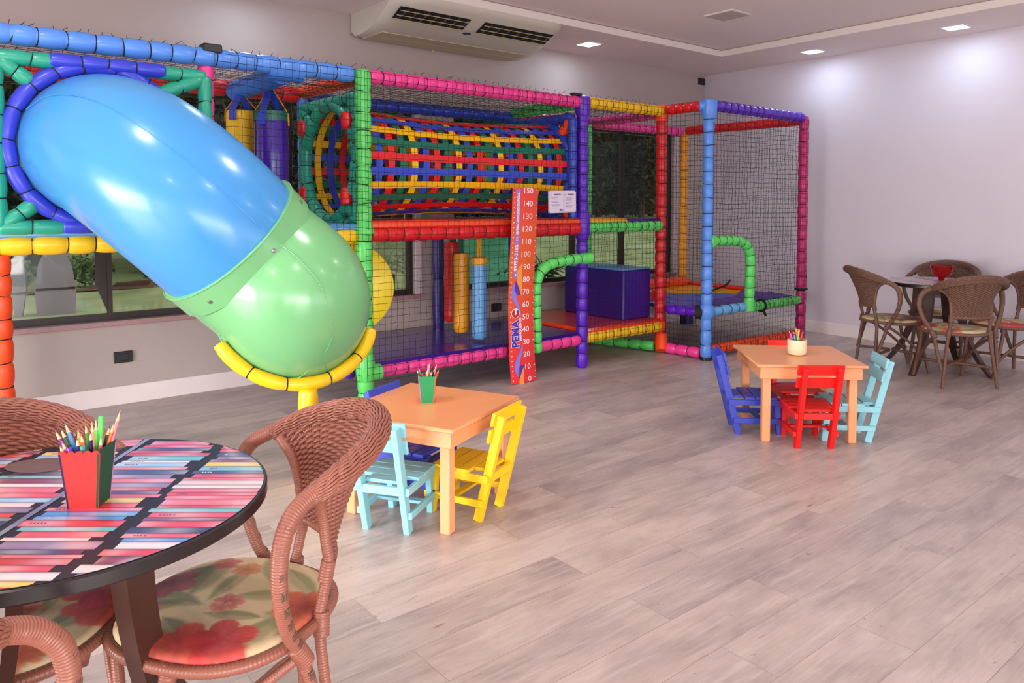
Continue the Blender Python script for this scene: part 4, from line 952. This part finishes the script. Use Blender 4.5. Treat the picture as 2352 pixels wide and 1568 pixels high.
# ------------------------------------------------------------------ pencil holders and pencils
def felt(n, c): return mat('felt_'+n, c, rough=.9, var=.10, scale=160, bump=.25, bscale=260)
def pencil_box(label, loc, ang, cols, wb, wt, h):
    t = thing('pencil_box', label, 'pencil holder', loc, math.radians(ang), 'felt pencil boxes')
    th = .004
    for k, (nm, c) in enumerate(cols):
        R = np.array([[math.cos(k*PI/2), -math.sin(k*PI/2), 0], [math.sin(k*PI/2), math.cos(k*PI/2), 0], [0, 0, 1]])
        pts = [(-wb/2, 0), (wb/2, 0)]; n = 5
        for q in range(n):
            for s in np.linspace(0, PI, 7)[:-1]:
                x = wt/2-wt/n*(q+.5-.5*math.cos(s)); pts.append((x, h-.006+.007*math.sin(s)))
        pts.append((-wt/2, h-.006)); V = np.array([(x, -(wb/2+(wt-wb)/2*z/h), z) for x, z in pts]) @ R.T; d = R @ np.array([0, th, 0])
        b = MB(); b.prism(V, d); b.build('side_panel', felt(nm, c), t, smooth=False, label=nm.replace('_', ' ')+' felt side')
    b = MB(); b.box((0, 0, .003), (wb-.004, wb-.004, .006)); b.build('base', felt('card', (90, 60, 60)), t, smooth=False); return t
wood_tip = mat('pencil_wood', (226, 190, 146), rough=.7, var=.06)
PCOL = dict(purple=(104, 30, 110), dark_green=(32, 84, 70), sky_blue=(66, 150, 220), indigo=(56, 34, 120), orange=(240, 110, 40), peach=(236, 160, 110), violet=(90, 50, 160), green=(96, 176, 74), lime=(90, 210, 90), pink=(220, 90, 120), brown=(110, 70, 50), red=(220, 40, 40), yellow=(240, 205, 60), teal=(50, 150, 130), rose=(226, 120, 140), black=(40, 36, 40), navy=(40, 50, 110), hot_pink=(230, 70, 170), lilac=(190, 150, 210), salmon=(240, 150, 120))
pm = {k: mat('pencil_'+k, c, rough=.3, var=.04) for k, c in PCOL.items()}
PENC = {}
def pencil(c, kind='pencil'):
    if (c, kind) in PENC: return PENC[(c, kind)]
    r = .0037 if kind == 'pencil' else .0052; L = .155
    t = thing('coloured_pencil' if kind == 'pencil' else 'felt_tip_pen', '', 'pencil' if kind == 'pencil' else 'pen')
    a = [i*PI/3 for i in range(6)] if kind == 'pencil' else [i*PI/6 for i in range(12)]; n = len(a)
    b = MB(); b.tube([(0, 0, 0), (0, 0, L-(.019 if kind == 'pencil' else .024))], r, n); b.build('barrel', pm[c], t, smooth=kind != 'pencil')
    if kind == 'pencil':
        b = MB(); b.tube([(0, 0, L-.019), (0, 0, L-.006)], [r*.98, r*.34], 8); b.build('sharpened_wood', wood_tip, t)
        b = MB(); b.tube([(0, 0, L-.006), (0, 0, L)], [r*.34, .0004], 6); b.build('lead', pm[c], t)
    else:
        b = MB(); b.tube([(0, 0, L-.024), (0, 0, L+.012), (0, 0, L+.014)], [r*1.08, r*1.0, r*.7], 12); b.build('cap', pm[c], t)
    PENC[(c, kind)] = [t, False]; return PENC[(c, kind)]
def put_pencil(c, base, top, label, group, kind='pencil', sc=1.0):
    e = pencil(c, kind)
    if not e[1]: o = e[0]; e[1] = True
    else:
        o = e[0].copy(); COL.objects.link(o)
        for ch in list(e[0].children): d = ch.copy(); COL.objects.link(d); d.parent = o
    o['label'] = label; o['group'] = group
    base, top = Vector(base), Vector(top); d = (top-base); o.location = base; o.rotation_mode = 'QUATERNION'; o.rotation_quaternion = d.to_track_quat('Z', 'Y'); L = .155 if kind == 'pencil' else .169
    o.scale = (sc, sc, d.length/L)
# camera-aligned helpers for the boxes
cr = np.array([math.sin(YAW), -math.cos(YAW)]); cf = np.array([math.cos(YAW), math.sin(YAW)])
def fill(org, zb, zt, lst, group, where, rb, sc=1.0):
    cf = np.array(org)/np.linalg.norm(org); cr = np.array([cf[1], -cf[0]])
    # lst: colour, kind, bottom (right, fwd), top (right, fwd), tip height above the rim, words
    for c, kind, bx_, by_, tx, ty, hh, words in lst:
        B_ = np.array(org)+cr*bx_+cf*by_; T_ = np.array(org)+cr*tx+cf*ty
        put_pencil(c, (*B_, zb+.008), (*T_, zt+hh), words+' '+where, group, kind, sc)
# red and green felt box on the near round table
PB1 = (.3065, 1.840)
pencil_box('felt pencil box with a red front and dark-green side on the book-print round table', (*PB1, .75), math.degrees(math.atan2(-.63, .777))+5.0, [('red', (236, 48, 46)), ('dark_green', (26, 74, 48)), ('lilac', (190, 130, 190)), ('navy', (36, 34, 70))], .062, .084, .128)
W1 = 'in the red felt box'
L1 = [('purple', 'pencil', .004, -.004, -.060, -.008, .046, 'purple pencil leaning far left'), ('dark_green', 'pencil', .008, .000, -.050, .004, .045, 'dark-green pencil beside the purple one'),
 ('sky_blue', 'pencil', .012, .008, -.042, .008, .054, 'sky-blue pencil leaning left, tip high'), ('indigo', 'pencil', -.008, -.016, -.020, -.022, .027, 'short indigo pencil at the front middle'),
 ('yellow', 'pencil', -.004, .006, -.018, .012, .037, 'yellow pencil behind the orange one'), ('orange', 'pencil', .004, -.012, -.012, -.018, .033, 'orange pencil at the front middle'),
 ('teal', 'pen', .0, -.012, -.010, -.022, .008, 'teal pen end barely above the front edge'), ('violet', 'pen', -.016, -.010, -.034, -.018, .007, 'violet pen end barely above the front edge'),
 ('green', 'pencil', .010, .010, -.003, .016, .045, 'green pencil at the back middle'), ('navy', 'pencil', .004, -.012, .006, -.018, .036, 'dark navy pencil in front of the peach one'),
 ('peach', 'pencil', .012, -.008, .009, -.012, .054, 'peach pencil standing upright'), ('lime', 'pencil', .014, .000, .017, -.004, .055, 'leaf-green pencil right of the peach one'),
 ('lime', 'pen', .018, .004, .027, .008, .060, 'bright lime pen standing tallest at the right'), ('pink', 'pencil', .018, -.016, .025, -.026, .023, 'pink pencil at the front right corner'),
 ('black', 'pencil', .006, .010, .043, .004, .037, 'black pencil leaning right'), ('orange', 'pencil', .008, .004, .051, .002, .042, 'orange pencil leaning right'),
 ('red', 'pencil', .006, .014, .056, .012, .042, 'red pencil leaning right'), ('rose', 'pencil', .014, .010, .065, .014, .066, 'rose-pink pencil leaning farthest right'),
 ('hot_pink', 'pencil', -.006, -.006, -.048, -.012, .021, 'magenta pencil low at the left'), ('brown', 'pencil', -.012, -.008, -.052, -.016, .014, 'brown pencil low at the left')]
fill(PB1, .75, .75+.128, L1, 'pencils in the red felt box', W1, .02)
# pink and green box on the near children's table
PB2 = (1.928, 3.015)
pencil_box('felt pencil box with a green front and pink side on the near orange table', (*PB2, .47), math.degrees(math.atan2(-.63, .777))+4.0, [('green', (40, 136, 78)), ('orange_red', (230, 80, 60)), ('crimson', (210, 50, 60)), ('pink', (234, 92, 168))], .062, .084, .128)
L2 = [('dark_green', 'pencil', -.006, 0, -.050, .004, .026, 'dark-green pencil leaning far left'), ('green', 'pencil', -.004, .006, -.042, .012, .032, 'green pencil leaning left'), ('red', 'pen', -.010, -.006, -.030, -.002, .004, 'red pen low at the left'),
 ('purple', 'pen', -.010, -.012, -.022, -.020, .012, 'purple pen near the front left'), ('orange', 'pencil', .002, .006, -.006, .014, .018, 'orange pencil behind the yellow one'), ('sky_blue', 'pen', -.006, -.014, -.012, -.026, .000, 'sky-blue pen low at the front'),
 ('yellow', 'pencil', -.002, -.012, .000, -.024, .030, 'yellow pencil near the front'), ('lilac', 'pencil', .002, .008, .004, .010, .052, 'pale lilac pencil standing tall'), ('salmon', 'pencil', .006, .012, .010, .018, .050, 'salmon pencil standing tall beside the lilac one'),
 ('green', 'pencil', .010, -.010, .018, -.018, .018, 'short green pencil right of middle'), ('navy', 'pencil', .008, .006, .034, .010, .030, 'navy pencil leaning right'), ('orange', 'pencil', .008, 0, .044, .002, .050, 'orange pencil leaning right, tip high'), ('red', 'pencil', .004, -.006, .054, -.006, .024, 'red pencil leaning farthest right'), ('violet', 'pen', .006, .008, .024, .016, .010, 'violet pen low at the back')]
fill(PB2, .47, .47+.128, L2, 'pencils in the green felt box', 'in the green and pink felt box', .02)
# cream pot on the far children's table
PB3 = (4.315, 2.515)
t = thing('pencil_pot', 'round cream ceramic pot of pens on the far orange table', 'pencil holder', (*PB3, .47)); b = MB()
b.lathe([(0, 0), (.036, 0), (.050, .006), (.056, .018), (.058, .040), (.058, .096), (.0565, .0975), (.054, .096), (.053, .030), (.045, .012), (0, .010)], 40); b.build('pot_body', mat('cream_ceramic', (226, 214, 176), rough=.3, var=.03), t)
L3 = [('brown', 'pencil', -.006, 0, -.050, .008, .046, 'brown pencil leaning far left'), ('hot_pink', 'pen', -.010, -.006, -.040, -.012, .030, 'hot-pink pen leaning left'), ('navy', 'pencil', -.004, -.004, -.026, -.006, .046, 'dark-blue pencil left of middle'), ('sky_blue', 'pen', .000, -.014, -.018, -.022, .022, 'blue pen at the front left'), ('black', 'pencil', .0, .002, -.020, .008, .040, 'black pencil left of middle'),
 ('red', 'pencil', .002, .010, -.012, .018, .056, 'red pencil at the back'), ('orange', 'pencil', .0, .008, -.008, .010, .066, 'orange pencil standing tallest'), ('lime', 'pen', .004, -.014, .004, -.024, .018, 'short lime pen at the front'), ('yellow', 'pencil', .010, -.004, .004, -.010, .060, 'yellow-green pencil standing tall'), ('salmon', 'pencil', .004, .012, .012, .018, .056, 'salmon pencil at the back right'), ('red', 'pen', .012, -.006, .026, -.012, .030, 'dark-red pen at the right'), ('purple', 'pencil', .010, .006, .034, .010, .048, 'purple pencil leaning right')]
fill(PB3, .47, .47+.104, L3, 'pens in the cream pot', 'in the cream pot', .02)

# ------------------------------------------------------------------ round tables
dwood = mat('dark_wood', (68, 38, 30), rough=.35, var=.18, scale=8, stretch=(1, 1, .15), coat=.2); edgeb = mat('table_edge_black', (34, 26, 26), rough=.3, var=.1)
printm = vcmat('book_print', rough=.30, coat=.12); printb = mat('print_dark', (40, 34, 46), rough=.5, var=.2, scale=12, spec=.25)
UR = np.array([.777, -.629]); VR = np.array([.629, .777])
def book_print(parent, R, z, seed, pale=0.0):
    r = random.Random(seed); b = MB()
    pal = [(226, 74, 92), (232, 92, 110), (214, 60, 66), (228, 110, 120), (222, 60, 72), (240, 200, 196), (236, 196, 96), (92, 150, 206), (150, 190, 226), (120, 182, 190), (70, 62, 96), (96, 66, 96), (226, 214, 214), (222, 84, 100), (150, 120, 150), (140, 70, 96), (60, 50, 74), (200, 50, 60)]
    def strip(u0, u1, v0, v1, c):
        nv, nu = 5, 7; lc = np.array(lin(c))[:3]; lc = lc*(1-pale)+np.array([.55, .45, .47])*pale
        if v1 > R or v0 < -R: return
        G = np.zeros((nv+1, nu+1, 3)); K = np.ones((nv+1, nu+1, 4)); ph = r.random()*6
        for j in range(nv+1):
            v = v0+(v1-v0)*j/nv; s = math.sqrt(max(0, R*R-v*v)); a, e = max(u0, -s), min(u1, s)
            if e <= a: a = e = max(-s, min(s, (u0+u1)/2))
            for i in range(nu+1):
                u = a+(e-a)*i/nu; p = UR*u+VR*v; G[j, i] = (p[0], p[1], z)
                k = (.72, 1.0, 1.12, 1.08, .95, .62)[j]; w = max(0, .5+.5*math.sin(ph+i*.8)); w = w*w*.32
                K[j, i, :3] = (lc*(1-w)+np.array([.86, .80, .80])*w)*k
        b.grid(G, 0, col=K)
    for (u0, u1) in ((-.47, -.256), (-.230, -.026), (.0, .196), (.220, .440)):
        v = -R+.004
        while v < R:
            th = r.uniform(.015, .036); c = r.choice(pal); a = u0+r.uniform(-.010, .022); e = u1-r.uniform(-.014, .024)
            strip(a, e, v, v+th-.0008, c)
            if r.random() < .4 and sum(c) > 200:      # little spine lettering blocks
                for q in range(r.randint(2, 5)):
                    x = a+.02+q*.007+r.random()*.002
                    if x*x+(v+th)**2 < (R-.02)**2: 
                        p0, p1 = v+th*.35, v+th*.62; Q = [UR*x+VR*p0, UR*(x+.004)+VR*p0, UR*(x+.004)+VR*p1, UR*x+VR*p1]
                        b.add([(q_[0], q_[1], z+.0003) for q_ in Q], [(0, 1, 2, 3)], 0, (.75, .72, .72, 1) if c[0] < 120 else (.30, .08, .12, 1))
            v += th
    o = b.build('printed_top', printm, parent, smooth=False, label='printed picture of stacked book spines'); return o
def round_table(label, loc, legang, R, seed, pale=0.0, near=True):
    t = thing('round_table', label, 'table', (*loc, 0), 0, 'round cafe tables'); h = .75
    b = MB(); b.lathe([(0, h-.030), (R-.004, h-.030), (R, h-.026), (R, h-.003), (R-.003, h), (0, h)], 96); b.build('tabletop', [edgeb], t, angle=30)
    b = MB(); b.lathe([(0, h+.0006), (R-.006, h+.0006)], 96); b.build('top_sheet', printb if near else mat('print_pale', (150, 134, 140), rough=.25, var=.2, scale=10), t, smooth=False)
    book_print(t, R-.008, h+.0012, seed, pale)
    if near:
        b = MB(); Q = [UR*u+VR*v for u, v in ((-.022, -.42), (-.008, -.42), (-.008, .42), (-.022, .42))]; b.add([(q[0], q[1], h+.0019) for q in Q], [(0, 1, 2, 3)]); b.build('clear_tape', mat('tape_grey', (140, 132, 150), rough=.15, var=.25, scale=20), t, smooth=False)
        b = MB(); a = np.linspace(0, 2*PI, 30)[:-1]; p = [UR*(-.175+.075*math.cos(q)*(1 if math.cos(q) > 0 else 1.2))+VR*(.21+.055*math.sin(q)) for q in a]; b.add([(q[0], q[1], h+.0019) for q in p], [tuple(range(29))]); b.build('worn_patch', mat('patch_brown', (110, 84, 80), rough=.5, var=.15, scale=20), t, smooth=False)
    for k in range(4):
        an = math.radians(legang+90*k); c, s_ = math.cos(an), math.sin(an); b = MB(); G = []
        for z in np.linspace(h-.030, 0, 22):
            f = 1-z/(h-.03); r = .165+.03*f+.235*f**2.6; rw = .045-.012*f; tw = .090-.040*f
            G.append([(c*(r+i*rw/2)-s_*j*tw/2, s_*(r+i*rw/2)+c*j*tw/2, z) for i, j in ((-1, -1), (1, -1), (1, 1), (-1, 1))])
        b.grid(np.array(G), wrap=True); b.add(G[-1], [(0, 1, 2, 3)]); b.build('leg', dwood, t, angle=30)
    b = MB(); b.box((0, 0, h-.055), (.34, .06, .05), np.array([[math.cos(math.radians(legang)), -math.sin(math.radians(legang)), 0], [math.sin(math.radians(legang)), math.cos(math.radians(legang)), 0], [0, 0, 1]])); b.box((0, 0, h-.055), (.06, .34, .05), np.array([[math.cos(math.radians(legang)), -math.sin(math.radians(legang)), 0], [math.sin(math.radians(legang)), math.cos(math.radians(legang)), 0], [0, 0, 1]])); b.build('cross_brace', dwood, t, smooth=False)
    return t
round_table('round table in the left foreground, its top printed with stacked colourful books', (.268, 1.91), -52, .43, 11)
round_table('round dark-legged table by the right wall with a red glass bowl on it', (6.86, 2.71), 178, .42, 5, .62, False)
t = thing('glass_bowl', 'red glass footed bowl on the far round table', 'bowl', (6.95, 2.72, .75)); b = MB()
def rglass():
    T_ = NT('red_glass'); g = T_.n('ShaderNodeBsdfPrincipled', i_Roughness=.05); g.inputs['Base Color'].default_value = lin((214, 10, 14)); g.inputs['Transmission Weight'].default_value = .85; g.inputs['IOR'].default_value = 1.45; T_.l(g.outputs[0], T_.out.inputs[0])
    nz = T_.n('ShaderNodeTexNoise', i_Scale=30.0); bp = T_.n('ShaderNodeBump', i_Strength=.05); T_.l(nz.outputs['Fac'], bp.inputs['Height']); T_.l(bp.outputs[0], g.inputs['Normal']); return T_.m
b.lathe([(0, 0), (.030, 0), (.031, .006), (.022, .016), (.030, .026), (.062, .042), (.078, .066), (.085, .100), (.090, .130), (.087, .131), (.080, .100), (.073, .068), (.058, .047), (.02, .036), (0, .034)], 40); b.build('bowl_body', rglass(), t)

# ------------------------------------------------------------------ rattan armchairs
rat = mat('rattan_terracotta', (150, 90, 72), rough=.38, var=.09, scale=60, coat=.12); ratd = mat('rattan_dark_brown', (112, 78, 62), rough=.42, var=.1, scale=60)
floral = vcmat('floral_fabric', rough=.62, bump=.15)
def floral_col(x, y):
    c = np.array(lin((214, 188, 146))[:3])
    def mixc(c, d, k): return c*(1-k)+np.array(lin(d)[:3])*k
    n = math.sin(x*31+y*17)*.5+math.sin(x*13-y*41+1)*.5; c = c*(1+.06*n)
    for (lx, ly, a, L, w_, g) in LEAF:
        dx, dy = x-lx, y-ly; p = dx*math.cos(a)+dy*math.sin(a); q = -dx*math.sin(a)+dy*math.cos(a)
        if abs(p) < L:
            e = w_*(1-(p/L)**2)-abs(q)
            if e > 0: c = mixc(c, g, min(1, e/(w_*.35))*(.85-.25*(q > 0))); c = c*(.93 if abs(q) < .0022 else 1)
    for (fx, fy, R, n_, rot, co_, ci) in FLOW:
        dx, dy = x-fx, y-fy; d = math.hypot(dx, dy)
        if d < R*1.05:
            th = math.atan2(dy, dx)+rot; pet = abs(math.cos(n_*th/2)); Rr = R*(.66+.34*pet**.7)
            if d < Rr:
                k = d/R; col = np.array(lin(ci)[:3])*(1-k)+np.array(lin(co_)[:3])*k; col = col*(.80+.30*pet**.7)*(1+.10*math.sin(th*23)); e = min(1, (Rr-d)/.005)*.94
                c = c*(1-e)+col*e
    return np.clip(c, 0, 1)
LEAF = [(-.184, -.046, 2.2, .085, .034, (128, 128, 84)), (-.034, -.087, 1.2, .085, .030, (146, 142, 94)), (.145, .02, 2.6, .13, .046, (122, 124, 88)), (-.171, -.10, .4, .075, .030, (140, 144, 92)), (.06, .12, .7, .11, .038, (116, 118, 86)), (.03, .16, 1.5, .09, .030, (124, 124, 88)), (-.10, .12, .3, .08, .040, (108, 112, 86)), (-.095, -.005, 1.0, .08, .024, (130, 128, 82)), (.12, -.13, 2.9, .10, .036, (144, 138, 90)), (.0, -.18, .2, .10, .032, (132, 132, 88)), (.18, .06, 1.6, .07, .030, (110, 116, 88)), (.07, -.02, 2.4, .10, .030, (138, 134, 92)), (-.19, -.13, 1.9, .06, .022, (136, 146, 96))]
FLOW = [(-.165, .110, .086, 5, .4, (206, 88, 66), (176, 46, 48)), (-.185, .030, .082, 5, 1.5, (200, 62, 56), (160, 30, 46)), (-.121, -.165, .082, 5, .9, (214, 108, 72), (150, 46, 46)), (-.030, .0, .044, 7, .2, (206, 130, 110), (170, 78, 68)), (-.045, .018, .030, 5, 1.2, (216, 150, 130), (186, 96, 84)), (.140, .120, .078, 5, 1.1, (160, 84, 88), (132, 56, 70)), (.126, -.066, .046, 6, .5, (206, 146, 96), (180, 104, 76)), (.02, .195, .055, 5, .3, (214, 120, 82), (176, 66, 56)), (.19, -.02, .042, 5, .3, (190, 100, 86), (160, 66, 64))]
SX = lambda u, v: backrest(u, v)
def Tcurve(u):
    ph = u*1.48; k = (1-math.cos(ph))/(1-math.cos(1.48)); return np.array([.262*math.sin(ph), -.375+.225*k, .852-.092*k])
def backrest(u, v):
    B_ = np.array([.152*u, -.215-.035*(1-u*u), .545]); T_ = Tcurve(u)
    w4 = abs(u)**4; q = max(0, (v-.50)/.50); arc = 1-math.sqrt(max(0, 1-q*q)); ex = v**1.6*(1-w4)+arc*w4; ey = v**1.35*(1-w4)+(.35*v+.65*arc)*w4
    return np.array([B_[0]+(T_[0]-B_[0])*ex, B_[1]+(T_[1]-B_[1])*ey, B_[2]+(T_[2]-B_[2])*v])
def bnorm(u, v):
    e = 1e-3; a = backrest(min(1, u+e), v)-backrest(max(-1, u-e), v); c = backrest(u, min(1, v+e))-backrest(u, max(0, v-e)); n = np.cross(a, c); return n/(np.linalg.norm(n)+1e-12)
def wrapped(b, P, r, pitch=.0064, n=10, k=4, amp=.045):
    L = plen(P); m = max(2, int(L/pitch)); Q = resample(P, m*k+1); i = np.arange(m*k+1); rr = np.broadcast_to(r, (len(np.atleast_1d(r)),)) if np.ndim(r) else None
    rad = (np.interp(np.linspace(0, 1, len(Q)), np.linspace(0, 1, len(r)), r) if np.ndim(r) else np.full(len(Q), r))*(1-amp+2*amp*np.abs(np.sin(PI*i/k))**.8)
    b.tube(Q, rad, n)
def make_chair(label, loc, rz):
    t = thing('rattan_armchair', label, 'chair', (*loc, 0), rz, 'rattan armchairs')
    # cushion
    nr, na, R = 44, 150, .238; G = []; K = []
    for i in range(nr+1):
        f = i/nr; r = R*f if f < .93 else R*.93+R*.07*math.sin((f-.93)/.07*PI/2)
        z = .449-.012*f**4 if f < .93 else .4400-.016*(1-math.cos((f-.93)/.07*PI/2)); row = []; kr = []
        for j in range(na):
            a = 2*PI*j/na; sq = 1+.035*math.cos(4*a); x, y = r*math.cos(a)*sq, r*math.sin(a)*sq; row.append((x, y, z)); kr.append((*floral_col(x, y), 1))
        G.append(row); K.append(kr)
    G.append([(x*.97, y*.97, .400) for x, y, z in G[-1]]); K.append(K[-1])
    b = MB(); b.grid(np.array(G), wrap=True, col=np.array(K)); b.build('seat_cushion', floral, t, label='floral upholstered round seat')
    a = np.linspace(0, 2*PI, 720, endpoint=False); b = MB(); ring = np.stack([(.246*np.cos(a))*(1+.035*np.cos(4*a)), .246*np.sin(a)*(1+.035*np.cos(4*a)), np.full(720, .414)], 1)
    b.tube(ring, .0132*(.95+.10*np.abs(np.sin(np.arange(720)*PI/4))**.8), 10, closed=True); b.build('seat_rim', rat, t, angle=85)
    # woven back
    b = MB(); nW, nS = 40, 25
    for w_ in range(nW):
        v = .015+.955*w_/(nW-1); P = []; n = nS*4
        for i in range(n+1):
            u = -1+2*i/n; p = backrest(u, v); nm = bnorm(u, v); P.append(p+nm*.0052*math.cos(PI*(i/4-.5)+PI*w_)*(1 if abs(u) < .99 else .2))
        b.tube(P, .0050, 6, cap=False)
    for s in range(nS):
        u = -1+2*(s+.5)/nS
        for du in (-.008, .008): b.tube([backrest(u+du, v) for v in np.linspace(0, 1, 22)], .0030, 4, cap=False)
    bk = b.build('backrest', rat, t, angle=85, label='woven rattan backrest')
    b = MB(); wrapped(b, [backrest(u, .0) for u in np.linspace(-1, 1, 20)], .0125); b.build('lower_rail', rat, t, angle=85)
    # braided rim
    us = np.linspace(-1.0, 1.0, 150); C_ = np.array([Tcurve(u) for u in us]); rad = .0265*np.minimum(1, .62+1.1*(1-np.abs(us))**.7)
    b = MB(); b.tube(C_, rad*.80, 12)
    Tg = np.gradient(C_, axis=0); Tg /= np.linalg.norm(Tg, axis=1)[:, None]; upv = np.cross(Tg, np.cross([0, 0, 1.], Tg)); upv /= np.linalg.norm(upv, axis=1)[:, None]; sd = np.cross(Tg, upv)
    s_len = np.r_[0, np.cumsum(np.linalg.norm(np.diff(C_, axis=0), axis=1))]
    for k in range(44):
        sg = 1 if k % 2 else -1; ph = 2*PI*(k//2)/22+sg*s_len*4.4; rr = rad*.94+.0028*np.sin(s_len*105+k*PI+ph*2)
        b.tube(C_+rr[:, None]*(np.cos(ph)[:, None]*upv+np.sin(ph)[:, None]*sd), .0035, 6, cap=False)
    b.build('braided_rim', rat, t, angle=85)
    for s in (-1, 1):
        m3 = np.array([s, 1, 1])
        arm = catmull(np.array([(.252, -.20, .780), (.268, -.145, .760), (.294, -.104, .732), (.318, -.080, .685), (.322, -.074, .615), (.300, -.084, .530), (.262, -.105, .455), (.238, -.130, .400), (.226, -.172, .26), (.214, -.210, .14)])*m3, 10)
        b = MB(); wrapped(b, arm, np.array([.018, .0205, .0195, .0178, .0165, .0155, .0148, .0142, .0138, .0135]))
        q = resample(arm, 120)
        for i in range(22, 92, 7):   # woven inlay patches along the outer face of the arm
            T_ = q[i+1]-q[i-1]; T_ /= np.linalg.norm(T_); o_ = np.array([s*.6, -.2, .5]); o_ -= T_*(o_@T_); o_ /= np.linalg.norm(o_); x_ = np.cross(T_, o_)
            for d in (-.006, -.002, .002, .006): b.tube([q[i]+x_*d+o_*.0152-T_*.010, q[i]+x_*d+o_*.0172, q[i]+x_*d+o_*.0152+T_*.010], .0021, 5, m=1)
        b.build('armrest', [rat, ratd], t, angle=85)
        leg = catmull(np.array([backrest(.99, .97), backrest(1, .85), backrest(1, .7), backrest(1, .5), backrest(1, .25), backrest(1, 0), (.150, -.200, .47), (.158, -.190, .40), (.185, -.205, .2), (.210, -.222, 0)])*m3, 8)
        b = MB(); wrapped(b, leg, .0130); b.build('rear_leg', rat, t, angle=85)
        b = MB(); wrapped(b, catmull(np.array([(.184, .132, .425), (.186, .136, .38), (.188, .165, .22), (.200, .222, 0)])*m3, 8), .0135); b.build('front_leg', rat, t, angle=85)
        b = MB(); wrapped(b, catmull(np.array([(.228, -.125, .385), (.222, -.06, .345), (.205, .03, .28), (.192, .12, .20), (.190, .185, .13)])*m3, 8), .0115); b.build('side_brace', rat, t, angle=85)
        for (cx, cy, z) in ((.226, -.140, .405), (.157, -.192, .415), (.184, .132, .405)):
            pass
        b = MB(); 
        for (P0, P1, r) in (((.246, -.118, .425), (.232, -.145, .375), .0205), ((.153, -.197, .44), (.163, -.193, .385), .0185), ((.184, .133, .425), (.185, .140, .375), .0185), ((.153, -.215, .56), (.150, -.206, .51), .0175)):
            wrapped(b, np.linspace(np.array(P0)*m3, np.array(P1)*m3, 5), r, pitch=.007)
        b.build_split('joint_binding', rat, t, angle=85)
    for sy in (-1, 1):
        y0 = .195 if sy > 0 else -.212; b = MB(); wrapped(b, catmull([(-.196, y0, .15), (-.12, y0-sy*.09, .155), (0, y0-sy*.185, .158), (.12, y0-sy*.09, .155), (.196, y0, .15)], 8), .0115); b.build('stretcher', rat, t, angle=85)
    return t
CH = make_chair('terracotta rattan armchair at the right of the book-print table, seen from its side', (.594, 1.836), math.atan2(.22, -.975)-PI/2)
def fz(f): return math.atan2(f[1], f[0])-PI/2
dup(CH, (.172, 2.08, 0), fz((.12, -.99)), 'terracotta rattan armchair behind the book-print table, facing the viewer')
dup(CH, (-.05, 1.60, 0), fz((.5, .87)), 'terracotta rattan armchair at the bottom left corner, only its arm and seat edge in view')
def dark(root):
    for ch in root.children:
        for sl in ch.material_slots:
            if sl.material and sl.material.name.startswith('rattan'): sl.link = 'OBJECT'; sl.material = ratd
for loc, f, lab in (((6.45, 2.42), (.63, .78), 'dark-brown rattan armchair in front of the far round table, its back to the viewer'),
                    ((6.61, 2.97), (.72, -.69), 'dark-brown rattan armchair at the left of the far round table'),
                    ((7.31, 2.86), (-.98, -.20), 'dark-brown rattan armchair between the far round table and the right wall'),
                    ((7.08, 2.27), (-.75, .60), 'dark-brown rattan armchair at the right edge of the picture beside the far table')):
    c = dup(CH, (*loc, 0), fz(f), lab, 'dark rattan armchairs at the far table'); dark(c)

# ------------------------------------------------------------------ render look
vs = scn.view_settings; vs.view_transform = 'Standard'; vs.look = 'None'; vs.gamma = 1.0; vs.exposure = -0.18; vs.use_curve_mapping = False
scn.cycles.max_bounces = 8; scn.cycles.transparent_max_bounces = 12
